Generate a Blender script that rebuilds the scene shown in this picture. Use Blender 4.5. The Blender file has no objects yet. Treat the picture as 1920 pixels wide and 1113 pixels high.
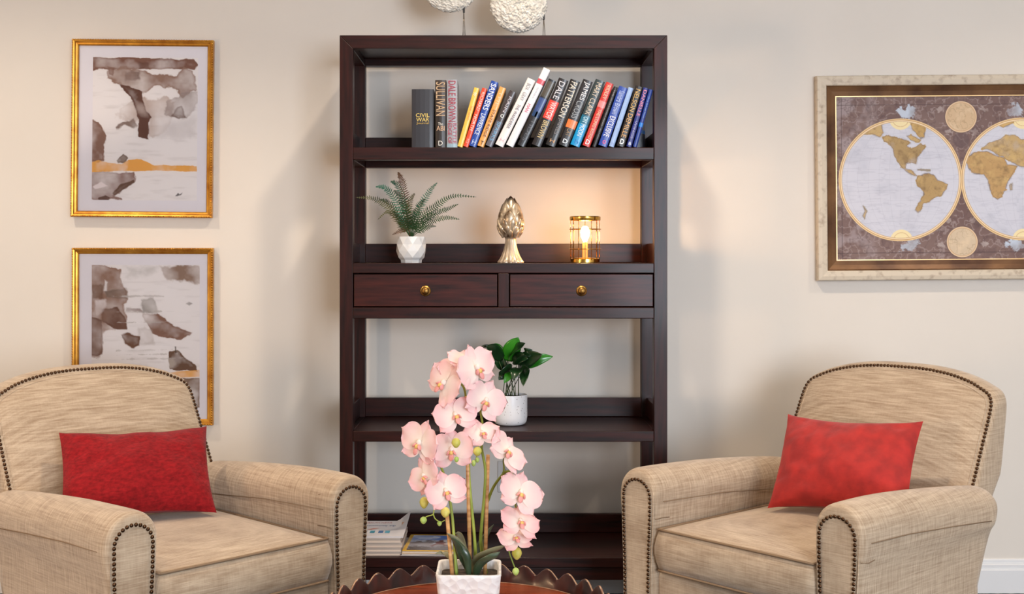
import bpy, math, random
import numpy as np
from mathutils import Vector, Matrix, noise as mn
R = random.Random(7)
PI = math.pi
sc = bpy.context.scene
COL = sc.collection
H = 1.22            # camera height
F = 2267.0          # focal length in pixels of the 1920 wide frame
def at(px, py, Y):  # a pixel of the photograph at depth Y -> point in the room
    return Vector(((px-940)*Y/F, Y, H-(py-481)*Y/F))
def lin(c):
    return tuple((x/12.92 if x <= .04045 else ((x+.055)/1.055)**2.4) for x in (v/255 for v in c))
# ------------------------------------------------------------------ materials
def nodes(name):
    m = bpy.data.materials.new(name); m.use_nodes = True
    nt = m.node_tree; b = nt.nodes['Principled BSDF']
    return m, nt, b
def mat(name, rgb, rough=.5, metal=0, coat=0, spec=.5, emis=None, es=0, trans=0, alpha=1):
    m, nt, b = nodes(name)
    b.inputs['Base Color'].default_value = (*lin(rgb), 1)
    b.inputs['Roughness'].default_value = rough; b.inputs['Metallic'].default_value = metal
    b.inputs['Coat Weight'].default_value = coat; b.inputs['Coat Roughness'].default_value = .12
    b.inputs['Specular IOR Level'].default_value = spec
    b.inputs['Transmission Weight'].default_value = trans
    if emis: b.inputs['Emission Color'].default_value = (*lin(emis), 1); b.inputs['Emission Strength'].default_value = es
    return m
def noisy(name, c1, c2, scale=(1,1,1), nscale=5, rough=.5, bump=0, bdist=.002, metal=0, coat=0, detail=4, lo=.35, hi=.65, rv=0, spec=.5, coatr=.12):
    m = mat(name, c1, rough, metal, coat, spec); nt = m.node_tree; b = nt.nodes['Principled BSDF']; L = nt.links.new
    b.inputs['Coat Roughness'].default_value = coatr
    tc = nt.nodes.new('ShaderNodeTexCoord'); mp = nt.nodes.new('ShaderNodeMapping'); mp.inputs['Scale'].default_value = scale
    n = nt.nodes.new('ShaderNodeTexNoise'); n.inputs['Scale'].default_value = nscale; n.inputs['Detail'].default_value = detail
    r = nt.nodes.new('ShaderNodeValToRGB'); r.color_ramp.elements[0].position = lo; r.color_ramp.elements[1].position = hi
    r.color_ramp.elements[0].color = (*lin(c1), 1); r.color_ramp.elements[1].color = (*lin(c2), 1)
    L(tc.outputs['Object'], mp.inputs[0]); L(mp.outputs[0], n.inputs['Vector']); L(n.outputs['Fac'], r.inputs[0]); L(r.outputs[0], b.inputs['Base Color'])
    if bump:
        bp = nt.nodes.new('ShaderNodeBump'); bp.inputs['Strength'].default_value = bump; bp.inputs['Distance'].default_value = bdist
        L(n.outputs['Fac'], bp.inputs['Height']); L(bp.outputs[0], b.inputs['Normal'])
    return m
def vcol(name, rough=.5, coat=0, translucent=0, metal=0):
    m = mat(name, (200,200,200), rough, metal, coat); nt = m.node_tree; b = nt.nodes['Principled BSDF']
    a = nt.nodes.new('ShaderNodeAttribute'); a.attribute_name = 'col'
    nt.links.new(a.outputs['Color'], b.inputs['Base Color'])
    if translucent:
        t = nt.nodes.new('ShaderNodeBsdfTranslucent'); mx = nt.nodes.new('ShaderNodeMixShader'); mx.inputs[0].default_value = translucent
        nt.links.new(a.outputs['Color'], t.inputs['Color'])
        nt.links.new(b.outputs[0], mx.inputs[1]); nt.links.new(t.outputs[0], mx.inputs[2])
        nt.links.new(mx.outputs[0], nt.nodes['Material Output'].inputs[0])
    return m
def fabric(name, dark, light, fine=260, slub=9, bump=.35, rough=.9, sheen=.3):
    m = mat(name, light, rough, 0, 0, .2); nt = m.node_tree; b = nt.nodes['Principled BSDF']; L = nt.links.new
    b.inputs['Sheen Weight'].default_value = sheen; b.inputs['Sheen Roughness'].default_value = .5
    tc = nt.nodes.new('ShaderNodeTexCoord')
    outs = []
    for s in ((slub,slub,fine),(slub*1.4,fine*.9,slub*1.4),(fine,fine*.5,slub*2.2)):
        mp = nt.nodes.new('ShaderNodeMapping'); mp.inputs['Scale'].default_value = s
        n = nt.nodes.new('ShaderNodeTexNoise'); n.inputs['Scale'].default_value = 1; n.inputs['Detail'].default_value = 3; n.inputs['Roughness'].default_value = .6
        L(tc.outputs['Object'], mp.inputs[0]); L(mp.outputs[0], n.inputs['Vector']); outs.append(n.outputs['Fac'])
    a1 = nt.nodes.new('ShaderNodeMath'); a1.operation = 'ADD'; L(outs[0], a1.inputs[0]); L(outs[1], a1.inputs[1])
    a2 = nt.nodes.new('ShaderNodeMath'); a2.operation = 'MULTIPLY_ADD'; L(outs[2], a2.inputs[0]); a2.inputs[1].default_value = .3; L(a1.outputs[0], a2.inputs[2])
    mr = nt.nodes.new('ShaderNodeMapRange'); mr.inputs['From Min'].default_value = .78; mr.inputs['From Max'].default_value = 1.56
    L(a2.outputs[0], mr.inputs[0])
    mx = nt.nodes.new('ShaderNodeMix'); mx.data_type = 'RGBA'; mx.inputs['A'].default_value = (*lin(dark), 1); mx.inputs['B'].default_value = (*lin(light), 1)
    L(mr.outputs[0], mx.inputs['Factor']); L(mx.outputs['Result'], b.inputs['Base Color'])
    bp = nt.nodes.new('ShaderNodeBump'); bp.inputs['Strength'].default_value = bump; bp.inputs['Distance'].default_value = .0025
    L(a2.outputs[0], bp.inputs['Height']); L(bp.outputs[0], b.inputs['Normal'])
    return m
# ------------------------------------------------------------------ mesh helpers
class MB:
    def __init__(s): s.v = []; s.f = []; s.c = []
    def add(s, vs, fs, c=None):
        o = len(s.v); s.v += [tuple(v) for v in vs]; s.f += [tuple(i+o for i in f) for f in fs]
        s.c += [c or (1,1,1)]*len(vs)
    def addc(s, vs, fs, cs):
        o = len(s.v); s.v += [tuple(v) for v in vs]; s.f += [tuple(i+o for i in f) for f in fs]; s.c += cs
    def box(s, x0, x1, y0, y1, z0, z1, c=None):
        s.add([(x,y,z) for z in (z0,z1) for y in (y0,y1) for x in (x0,x1)],
              [(0,2,3,1),(4,5,7,6),(0,1,5,4),(2,6,7,3),(0,4,6,2),(1,3,7,5)], c)
    def prism(s, poly, y0, y1, c=None):      # poly in x,z ; extruded along y
        n = len(poly)
        s.add([(p[0],y0,p[1]) for p in poly]+[(p[0],y1,p[1]) for p in poly],
              [tuple(range(n)), tuple(range(2*n-1,n-1,-1))]+[(i,i+n,(i+1)%n+n,(i+1)%n) for i in range(n)], c)
    def rings(s, rs, cap0=True, cap1=True, closed=True, c=None):
        n = len(rs[0]); vs = [p for r in rs for p in r]; fs = []
        for k in range(len(rs)-1):
            for i in range(n if closed else n-1):
                j = (i+1) % n
                fs.append((k*n+i, k*n+j, (k+1)*n+j, (k+1)*n+i))
        if cap0: fs.append(tuple(range(n-1,-1,-1)))
        if cap1: fs.append(tuple((len(rs)-1)*n+i for i in range(n)))
        s.add(vs, fs, c)
    def lathe(s, prof, n=32, cx=0, cy=0, z0=0, fn=None, cap=True, c=None):
        rs = []
        for k, (r, z) in enumerate(prof):
            ring = []
            for i in range(n):
                a = 2*PI*i/n; rr = r*(fn(a, k, z) if fn else 1)
                ring.append((cx+rr*math.cos(a), cy+rr*math.sin(a), z0+z))
            rs.append(ring)
        s.rings(rs, cap, cap, c=c)
    def tube(s, pts, r, n=8, c=None, r1=None, cap=True):
        pts = [Vector(p) for p in pts]; rs = []; prev = None
        for i, p in enumerate(pts):
            t = (pts[min(i+1,len(pts)-1)]-pts[max(i-1,0)]).normalized()
            if prev is None:
                up = Vector((0,0,1)) if abs(t.z) < .9 else Vector((1,0,0)); u = t.cross(up).normalized()
            else: u = (prev-t*prev.dot(t)).normalized()
            prev = u; w = t.cross(u); k = i/max(1,len(pts)-1)
            rr = r if r1 is None else r+(r1-r)*k
            rs.append([p+(u*math.cos(2*PI*j/n)+w*math.sin(2*PI*j/n))*rr for j in range(n)])
        s.rings(rs, cap, cap, c=c)
    def torus(s, cx, cy, cz, Rr, r, n=40, m=8, c=None):
        vs = []; fs = []
        for i in range(n):
            a = 2*PI*i/n
            for j in range(m):
                b = 2*PI*j/m; q = Rr+r*math.cos(b); vs.append((cx+q*math.cos(a), cy+q*math.sin(a), cz+r*math.sin(b)))
        for i in range(n):
            for j in range(m):
                fs.append((i*m+j, ((i+1)%n)*m+j, ((i+1)%n)*m+(j+1)%m, i*m+(j+1)%m))
        s.add(vs, fs, c)
    def ball(s, p, rx, ry=None, rz=None, n=12, m=8, c=None, M=None):
        ry = ry or rx; rz = rz or rx; p = Vector(p); vs = []; fs = []
        for i in range(m+1):
            t = PI*i/m
            for j in range(n):
                a = 2*PI*j/n; q = Vector((rx*math.sin(t)*math.cos(a), ry*math.sin(t)*math.sin(a), rz*math.cos(t)))
                vs.append(p+(M@q if M else q))
        for i in range(m):
            for j in range(n): fs.append((i*n+j, (i+1)*n+j, (i+1)*n+(j+1)%n, i*n+(j+1)%n))
        s.add(vs, fs, c)
    def build(s, name, m, parent=None, smooth=False, bevel=0, seg=2, sub=0, loc=None, col=False, label=None, angle=None):
        me = bpy.data.meshes.new(name); me.from_pydata(s.v, [], s.f); me.update()
        if smooth: me.polygons.foreach_set('use_smooth', [True]*len(me.polygons))
        if col:
            at_ = me.color_attributes.new('col', 'FLOAT_COLOR', 'POINT')
            at_.data.foreach_set('color', np.array([(*c,1) for c in s.c], dtype=np.float32).ravel())
        o = bpy.data.objects.new(name, me); COL.objects.link(o)
        if m: me.materials.append(m)
        if parent: o.parent = parent
        if loc: o.location = loc
        if smooth and angle: me.set_sharp_from_angle(angle=math.radians(angle))
        if bevel:
            b = o.modifiers.new('bevel', 'BEVEL'); b.width = bevel; b.segments = seg; b.limit_method = 'ANGLE'; b.angle_limit = math.radians(40)
            me.polygons.foreach_set('use_smooth', [True]*len(me.polygons)); b.harden_normals = True
        if sub:
            b = o.modifiers.new('sub', 'SUBSURF'); b.levels = sub; b.render_levels = sub
        if label: o['label'] = label
        return o
def tag(o, label, cat, group=None):
    o['label'] = label; o['category'] = cat
    if group: o['group'] = group
    return o
def thing(name, label, cat, loc=(0,0,0), rot=(0,0,0), group=None):
    o = bpy.data.objects.new(name, None); COL.objects.link(o); o.location = loc; o.rotation_euler = rot; o.empty_display_size = .05
    return tag(o, label, cat, group)
def struct(o): o['kind'] = 'structure'; return o
def text(s, name, m, parent, size, loc, rot, width=None, height=None, extrude=.0002, label=None, shear=0):
    cu = bpy.data.curves.new(name, 'FONT'); cu.body = s; cu.size = size; cu.align_x = 'CENTER'; cu.align_y = 'CENTER'; cu.extrude = extrude; cu.resolution_u = 3
    cu.shear = shear
    t = bpy.data.objects.new(name+'_source', cu); COL.objects.link(t)
    bpy.context.view_layer.update()
    me = bpy.data.meshes.new_from_object(t); bpy.data.objects.remove(t); me.name = name
    co = np.zeros(len(me.vertices)*3); me.vertices.foreach_get('co', co); co = co.reshape(-1,3)
    mn_, mx_ = co.min(0), co.max(0); c = (mn_+mx_)/2; co[:,:2] -= c[:2]
    if width: co[:,0] *= width/(mx_[0]-mn_[0])
    if height: co[:,1] *= height/(mx_[1]-mn_[1])
    me.vertices.foreach_set('co', co.ravel()); me.materials.clear(); me.materials.append(m)
    o = bpy.data.objects.new(name, me); COL.objects.link(o); o.parent = parent; o.location = loc; o.rotation_euler = rot
    return o
def smooth_line(pts, n=24):      # Catmull-Rom through the points
    P = [Vector(p) for p in pts]; P = [P[0]*2-P[1]]+P+[P[-1]*2-P[-2]]; out = []
    seg = len(P)-3
    for k in range(n+1):
        t = k/n*seg; i = min(int(t), seg-1); u = t-i; a, b, c, d = P[i:i+4]
        out.append(.5*((2*b)+(c-a)*u+(2*a-5*b+4*c-d)*u*u+(3*b-a-3*c+d)*u**3))
    return out
# ------------------------------------------------------------------ the room
WY = 4.40
XL, XR, YF, ZC = -3.3, 3.5, -3.2, 2.9
wallm = noisy('wall_paint', (222,214,205), (225,217,208), (1,1,1), 3, .62, .04, .001, spec=.35)
whitem = mat('trim_white', (228,228,230), .35)
ceilm = mat('ceiling_white', (235,230,222), .8)
def plane_box(name, *a, m=wallm):
    b = MB(); b.box(*a); return struct(b.build(name, m))
plane_box('wall_back', XL-.1, XR+.1, WY, WY+.12, 0, ZC)
plane_box('wall_left', XL-.12, XL, YF, WY, 0, ZC)
plane_box('wall_right', XR, XR+.12, YF, WY, 0, ZC)
plane_box('ceiling', XL-.1, XR+.1, YF-.1, WY+.1, ZC, ZC+.1, m=ceilm)
carpet = noisy('carpet', (38,34,34), (128,120,112), (1,1,1), 42, .95, .6, .006, detail=6, lo=.42, hi=.66)
plane_box('floor', XL-.1, XR+.1, YF-.1, WY+.1, -.1, 0, m=carpet)
# front wall (behind the camera) with a tall window opening on the right
W0, W1, WZ0, WZ1 = 1.0, 3.1, .55, 2.45
b = MB(); b.box(XL-.1, W0, YF-.12, YF, 0, ZC); b.box(W1, XR+.1, YF-.12, YF, 0, ZC); b.box(W0, W1, YF-.12, YF, 0, WZ0); b.box(W0, W1, YF-.12, YF, WZ1, ZC)
struct(b.build('wall_front', wallm))
b = MB()
for a in ((W0-.06,W0+.03,WZ0-.06,WZ1+.06),(W1-.03,W1+.06,WZ0-.06,WZ1+.06),(W0,W1,WZ0-.06,WZ0+.03),(W0,W1,WZ1-.03,WZ1+.06),((W0+W1)/2-.025,(W0+W1)/2+.025,WZ0,WZ1)):
    b.box(a[0],a[1],YF-.06,YF+.03,a[2],a[3])
struct(b.build('window_1', whitem))
# moulded baseboard
def baseboard(name, p0, p1, nrm):
    prof = [(0,0),(.016,0),(.016,.083),(.0135,.086),(.0135,.089),(.0125,.092),(.0125,.102),(.009,.105),(.009,.107),(.0075,.110),(.007,.118),(.004,.122),(0,.122)]
    b = MB(); p0 = Vector(p0); p1 = Vector(p1); nrm = Vector(nrm)
    b.rings([[p+nrm*d+Vector((0,0,z)) for d, z in prof] for p in (p0, p1)])
    return struct(b.build(name, whitem))
baseboard('baseboard_back', (XL,WY,0), (XR,WY,0), (0,-1,0))
baseboard('baseboard_left', (XL,YF,0), (XL,WY-.02,0), (1,0,0))
baseboard('baseboard_right', (XR,YF,0), (XR,WY-.02,0), (-1,0,0))
# wall outlet behind the bookcase
ol = thing('wall_outlet', 'white wall outlet plate seen through the lowest opening of the bookcase, behind the orchid', 'outlet', (0,0,0))
c = at(951, 893, WY)
b = MB(); b.box(c.x-.035,c.x+.035,WY-.006,WY,c.z-.057,c.z+.057); b.build('cover_plate', mat('plate', (205,200,196), .4), ol, bevel=.003)
slotm = mat('slot', (60,58,56), .6)
for dz in (-.022,.022):
    b = MB(); b.box(c.x-.016,c.x+.016,WY-.0085,WY-.006,c.z+dz-.014,c.z+dz+.014); s_ = b.build('socket', mat('socket', (185,180,176), .4), ol, bevel=.002)
    b = MB()
    for dx in (-.007,.005): b.box(c.x+dx,c.x+dx+.002,WY-.0092,WY-.0085,c.z+dz-.004,c.z+dz+.006)
    b.build('slots', slotm, s_)
# ------------------------------------------------------------------ bookcase
def wood(name, sc_, c1=(22,7,5), c2=(54,18,12), rough=.4, coat=.08):
    return noisy(name, c1, c2, sc_, 6, rough, .05, .001, coat=coat, detail=6, lo=.3, hi=.7, spec=.24)
wv = wood('espresso_wood_vertical', (14,14,1.1)); wh = wood('espresso_wood_horizontal', (1.1,14,14)); wd = wood('espresso_wood_depth', (14,1.1,14))
wdr = wood('drawer_wood', (1.3,10,16), (30,9,6), (70,25,17))
BX0, BX1, BY0, BY1 = -.527, .541, 3.94, 4.34
PW = .043; RY = 4.297
def fz(y): return H-(y-481)/575.4
ZT = fz(66)
bc = thing('bookcase', 'tall dark espresso wood bookcase with open shelves and two drawers, against the wall', 'bookcase', ((BX0+BX1)/2, 4.14, 0))
ox, oy = (BX0+BX1)/2, 4.14
def bb(name, m, x0,x1,y0,y1,z0,z1, parent=bc, bev=.0025):
    b = MB(); b.box(x0-ox,x1-ox,y0-oy,y1-oy,z0,z1); return b.build(name, m, parent, bevel=bev)
for sx in (0,1):
    for (y0,y1) in ((BY0,BY0+PW),(RY,BY1)):
        b = MB()
        if sx == 0: poly = [(BX0,0),(BX0+PW,0),(BX0+PW,ZT-PW),(BX0,ZT)]
        else: poly = [(BX1-PW,0),(BX1,0),(BX1,ZT),(BX1-PW,ZT-PW)]
        b.prism([(p[0]-ox,p[1]) for p in poly], y0-oy, y1-oy); b.build('post', wv, bc, bevel=.0015)
for (y0,y1) in ((BY0,BY0+PW),(RY,BY1)):
    b = MB(); b.prism([(p[0]-ox,p[1]) for p in ((BX0,ZT),(BX0+PW,ZT-PW),(BX1-PW,ZT-PW),(BX1,ZT))], y0-oy, y1-oy); b.build('top_rail', wh, bc, bevel=.0015)
b = MB(); b.box(BX0-ox+.004,BX1-ox-.004,BY0+PW-oy,RY-oy,ZT-.02,ZT-.001); b.build('top_panel', wh, bc)
for x0 in (BX0, BX1-PW): bb('side_rail', wd, x0, x0+PW, BY0+PW, RY, ZT-PW-.001, ZT-.021)
ix0, ix1 = BX0+PW, BX1-PW
levels = [(fz(276),fz(299)), (fz(493),fz(512)), (fz(576),fz(597)), (fz(808),fz(828)), (fz(1045),fz(1064))]
for k, (z1, z0) in enumerate(levels):
    nm = 'shelf' if k != 2 else 'drawer_case_bottom'
    bb('front_rail', wh, ix0, ix1, BY0+.001, BY0+PW, z0, z1)
    bb('rear_rail', wh, ix0, ix1, RY, BY1-.002, z0, z1-.001)
    bb(nm, wh, ix0-.0, ix1+.0, BY0+PW, RY, z1-.016, z1-.0005, bev=0)
    for x0 in (BX0+.002, BX1-PW): bb('side_rail', wd, x0, x0+PW-.002, BY0+PW, RY, z0, z1)
    if k != 2:
        bb('back_gallery', wh, ix0, ix1, RY, RY+.02, z1, z1+.067)
        for x0 in (BX0+.006, BX1-.024): bb('side_gallery', wd, x0, x0+.018, BY0+PW, RY, z1, z1+.067)
bb('apron', wh, ix0, ix1, BY0+.006, BY0+.03, fz(1088), fz(1064))
# drawer case
zt, zb = fz(512), fz(576)
cx0, cx1 = at(934,0,BY0).x, at(954.5,0,BY0).x
bb('case_divider', wv, cx0, cx1, BY0+.001, BY0+.35, zb, zt)
bb('case_back', wh, ix0, ix1, RY-.012, RY, zb, zt)
for x0 in (BX0+.002, BX1-.02): bb('case_side', wd, x0, x0+.018, BY0+PW, RY, zb, zt)
brass = noisy('aged_brass', (128,92,48), (180,142,80), (1,1,1), 60, .42, metal=1)
for (x0, x1) in ((ix0, cx0), (cx1, ix1)):
    g = .003
    b = MB(); X0, X1, Z0, Z1 = x0+g-ox, x1-g-ox, zb+g, zt-g; yf = BY0+.004-oy
    b.box(X0,X1,yf,yf+.018,Z0,Z1)
    b.box(X0+.01,X1-.01,yf+.018,yf+.30,Z0+.006,Z1-.01)
    d = b.build('drawer', wdr, bc, bevel=.002)
    k = MB(); prof = [(.0,-.002),(.0175,-.002),(.0178,.001),(.016,.0035),(.0125,.0045),(.0105,.006),(.0115,.010),(.0125,.014),(.011,.018),(.007,.0205),(.002,.0215),(0,.0216)]
    k.lathe(prof, 28, cap=False)
    ko = k.build('knob', brass, d, smooth=True); ko.rotation_euler = (PI/2,0,0); ko.location = ((X0+X1)/2, yf, at(0,545,BY0).z)
    ko['label'] = 'round brass knob'
# ------------------------------------------------------------------ books
pagem = noisy('book_pages', (226,214,190), (205,190,165), (200,2,2), 3, .9)
def pm(rgb, rough=.35): return mat('jacket', rgb, rough, coat=.15)
SH1 = fz(276)
GB = 'books on the top shelf'
def book(label, th_px, xb, top, col, parts=(), d=.145, side=None, BY=3.952, rough=.35, kind='book', yoff=0):
    """xb centre of bottom edge in px, top=(x,y) centre of top edge in px; parts: bands and lettering"""
    S = F/BY
    th = math.atan2(top[0]-xb, 275.5-top[1]); h = math.hypot(top[0]-xb, 275.5-top[1])/S; t = th_px*math.cos(th)/S*.96
    z = SH1+abs(math.sin(th))*t/2+.0004
    r = thing(kind, label, 'book', ((xb-940)/S, BY+yoff, z), (0,th,0), GB)
    cb = MB(); n = 7
    prof = []                                   # rounded spine plus boards, seen from above
    for i in range(n+1):
        a = PI*i/n; prof.append((-t/2*math.cos(a), .004-.004*math.sin(a)))
    w = .0022
    outer = prof+[(t/2,d),(t/2-w,d),(t/2-w,.007)]+[(-t/2+w,.007),(-t/2+w,d),(-t/2,d)]
    m_ = len(outer)
    vs = [(p[0],p[1],zz) for zz in (0,h) for p in outer]
    top_f = []
    def capf(o):
        f = []
        f.append(tuple(o+i for i in range(n+1))+(o+n+3, o+n+4))
        f.append((o+n, o+n+1, o+n+2, o+n+3)); f.append((o+n+4, o+n+5, o+n+6, o+0))
        return f
    fs = [(i,(i+1)%m_,(i+1)%m_+m_,i+m_) for i in range(m_)]+capf(m_)+[tuple(reversed(q)) for q in capf(0)]
    cb.add(vs, fs); mc = pm(col, rough)
    c_ = cb.build('cover', mc, r)
    p = MB(); p.box(-t/2+w,t/2-w,.007,d-.004,.003,h-.004); p.build('pages', pagem, r)
    for q in parts:
        if q[0] == 'band':                     # ('band', f0, f1, colour)  fractions of height from the bottom
            b = MB(); z0, z1 = q[1]*h, q[2]*h
            pr = [(x*1.004, y-.0003) for x, y in prof]; pr2 = [(x*.98, y+.001) for x, y in prof]
            vs = [(x,y,zz) for zz in (z0,z1) for x, y in pr]+[(t/2+.0002,.03,z0),(t/2+.0002,.03,z1),(-t/2-.0002,.03,z0),(-t/2-.0002,.03,z1)]
            fs = [(i,i+1,i+n+2,i+n+1) for i in range(n)]+[(n,2*n+2,2*n+3,2*n+1),(2*n+4,0,n+1,2*n+5)]
            b.add(vs, fs); b.build('jacket_band', pm(q[3]), r)
        elif q[0] == 't':                      # ('t', string, f0, f1, width fraction, colour[, metal])  reads downwards
            text(q[1], 'spine_lettering', mat('ink', q[5], .4 if len(q) < 7 else .3, 0 if len(q) < 7 else .6), r, .02,
                 (q[6] if len(q) > 7 else 0, -.0007, (q[2]+q[3])/2*h), (PI/2, PI/2, 0), width=abs(q[3]-q[2])*h, height=q[4]*t*.8)
        elif q[0] == 'h':                      # horizontal lettering
            text(q[1], 'spine_lettering', mat('ink', q[5], .35, .3), r, .02, (0, -.0007, (q[2]+q[3])/2*h), (PI/2,0,0), width=q[4]*t, height=(q[3]-q[2])*h)
        elif q[0] == 'dx':                     # second narrow line beside the first
            text(q[1], 'spine_lettering', mat('ink', q[5], .4), r, .02, (q[6]*t, -.0007, (q[2]+q[3])/2*h), (PI/2,PI/2,0), width=abs(q[3]-q[2])*h, height=q[4]*t*.8)
    return r, t, h
book('thick black box-shaped volume with gold lettering CIVIL WAR, leftmost on the top shelf', 43, 792.5, (792.5,166), (38,38,46),
     (('h','CIVIL',.52,.585,.62,(235,205,110)),('h','WAR',.445,.51,.58,(235,205,110)),('h','Journal',.39,.435,.56,(200,165,80))), rough=.5, d=.15)
book('upright brown and black hardback with wide bronze letters, beside the black Civil War volume', 21, 826, (826,149), (42,34,30),
     (('band',.46,.99,(62,50,42)),('t','SULLIVAN',.47,.97,1.05,(190,160,125)),('h','The',.33,.37,.45,(220,215,205)),('h','ABI',.25,.32,.75,(215,175,140)),('h','D',.03,.10,.4,(220,215,205))), d=.15)
book('upright silver grey hardback with tall red letters, just left of the leaning row', 21, 847.5, (847.5,148), (150,152,160),
     (('t','DALE BROWN',.38,.98,.85,(160,42,62)),('dx','EDGE OF',.06,.36,.45,(170,50,70),-.2),('dx','BATTLE',.06,.36,.4,(175,80,100),.25),('band',0,.055,(140,165,180))), d=.15)
book('narrow yellow paperback, first of the leaning row', 11, 862.5, (894,165), (232,192,84),
     (('t','THE GOLD',.45,.70,.5,(228,140,70)),('h','*',.86,.93,.6,(250,240,215))))
book('narrow orange red paperback with white letters, leaning between yellow and blue books', 10.5, 873.3, (909,166), (226,74,44),
     (('t','RICHARD',.62,.93,.7,(246,215,200)),('t','NORTH',.28,.55,.7,(248,225,212)),('t','ACE',.06,.14,.5,(240,200,180))))
book('tall royal blue hardback with big white letters, leaning', 15.5, 886, (928,154), (30,70,160),
     (('t','SANDERS',.56,.96,.9,(240,242,250)),('t','LAWRENCE',.18,.50,.75,(232,238,250)),('h','H',.03,.10,.5,(190,205,235))))
book('tan orange paperback with dark letters, leaning right of the tall blue book', 14, 901, (943,165), (222,160,86),
     (('t','THE',.68,.93,.55,(240,205,160)),('t','STATE RIDGE',.16,.62,.55,(120,70,40)),('h','T',.03,.09,.45,(30,20,20))))
book('dark brown paperback with light blue letters at its foot, leaning against the white books', 15, 916.5, (962,173), (66,58,60),
     (('band',0,.45,(92,92,104)),('t','SPARKS',.10,.44,.6,(110,165,205)),('t','RAIN',.62,.9,.45,(205,200,210)),('h','o',.52,.58,.5,(215,215,210))))
book('shorter white paperback with faint grey letters, leaning left of the tallest white book', 18.5, 936, (997,151), (228,222,222),
     (('t','BOX',.84,.93,.6,(140,140,140)),('t','GRAY',.68,.80,.6,(150,148,150)),('t','THE WANDERER',.26,.62,.5,(120,112,116)),('h','H',.06,.11,.5,(215,170,175))))
book('tallest white book with a red band near its top, leaning and rising above the row', 16.5, 955.5, (1026,131), (222,222,228),
     (('band',.80,.86,(196,84,96)),('t','HAN',.44,.54,.6,(222,90,120)),('t','SERIES',.62,.76,.3,(200,202,212))))
book('black hardback with a blue picture on its spine, right of the tallest white book', 17, 977, (1036,152), (32,32,38),
     (('band',.44,.72,(52,74,130)),('band',.44,.52,(72,124,180)),('band',.74,.97,(76,70,62)),('t','TIDES',.08,.40,.55,(88,86,92))))
book('black hardback with a bright red block and silver and gold letters', 21, 1005.5, (1057,151), (34,28,30),
     (('band',.40,.67,(222,64,52)),('t','DALE',.70,.96,.75,(205,205,212)),('t','WATCH',.42,.65,.7,(250,225,220)),('t','BROWN',.12,.37,.72,(206,184,130))))
book('black hardback with long cream letters fading to brown, in the middle of the leaning row', 21, 1032, (1079,153), (30,26,26),
     (('t','PATTERSON',.44,.97,.8,(220,212,198)),('t','JAMES',.18,.42,.62,(120,112,110)),('h','H',.05,.10,.45,(190,140,90))))
book('black hardback with silver letters and a small orange picture', 21, 1056.5, (1103,153), (38,36,40),
     (('band',.27,.39,(226,120,62)),('t','JAMES',.70,.97,.8,(222,222,226)),('t','CROSS',.42,.68,.8,(150,155,160)),('t','CAT',.15,.26,.6,(160,130,90)),('h','D',.04,.10,.45,(235,235,235))))
book('dark green and bright cyan hardback, its lower part turquoise', 20, 1078, (1126,153), (44,58,62),
     (('band',0,.33,(0,142,202)),('band',.33,.46,(20,102,132)),('t','MARY CLARK',.47,.96,.7,(206,190,170)),('t','ON',.36,.44,.6,(190,225,235)),('t','MOON',.15,.33,.6,(225,240,248)),('h','h',.04,.09,.4,(0,90,150))))
book('red hardback with cream letters, right of the cyan one', 16, 1099, (1144,157), (196,54,48),
     (('t','THE LONG ROAD',.12,.58,.5,(236,190,150)),('t','RIDLEY',.74,.96,.6,(240,196,160)),('band',.61,.71,(222,130,130)),('h','D',.03,.10,.5,(245,225,220))))
book('thin black paperback with tiny white letters, between red and blue books', 8, 1114, (1155,163), (34,32,36),
     (('t','THE GUARDIAN AND',.35,.95,.4,(150,145,140)),('t','BLACK',.12,.30,.4,(120,116,130))))
book('bright blue hardback with white lettering EXCLUSIVE', 18.5, 1130, (1169.5,165), (42,72,160),
     (('t','Sandra Brown',.54,.93,.75,(176,190,232)),('t','EXCLUSIVE',.16,.50,.8,(240,240,250)),('h','o',.04,.10,.35,(200,60,110))))
book('plain pale sky blue book, right of the bright blue hardback', 10.5, 1146.5, (1183.5,165), (150,178,222),
     (('t','A LIFE IN LETTERS',.2,.9,.2,(170,194,232)),('h','h',.03,.08,.4,(120,130,170))))
book('black hardback with large gold capitals, near the right end of the row', 16, 1163.5, (1199,163), (30,24,22),
     (('t','NELSON',.58,.95,.75,(206,164,84)),('t','DEMILLE',.15,.54,.75,(212,160,92)),('h','D',.04,.12,.5,(240,235,225))))
book('navy paperback with pink letters on its upper spine', 10.5, 1179.3, (1211.5,165), (36,46,120),
     (('t','DANIELLE',.52,.96,.75,(222,130,160)),('t','WINGS',.14,.44,.6,(150,145,195)),('h','B',.03,.08,.5,(180,180,190))))
book('thin deep blue book, last of the leaning row', 8.5, 1190.5, (1221,168), (22,52,136),
     (('t','the blue line',.5,.88,.45,(110,150,215)),('band',.35,.42,(30,120,210))))
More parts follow.
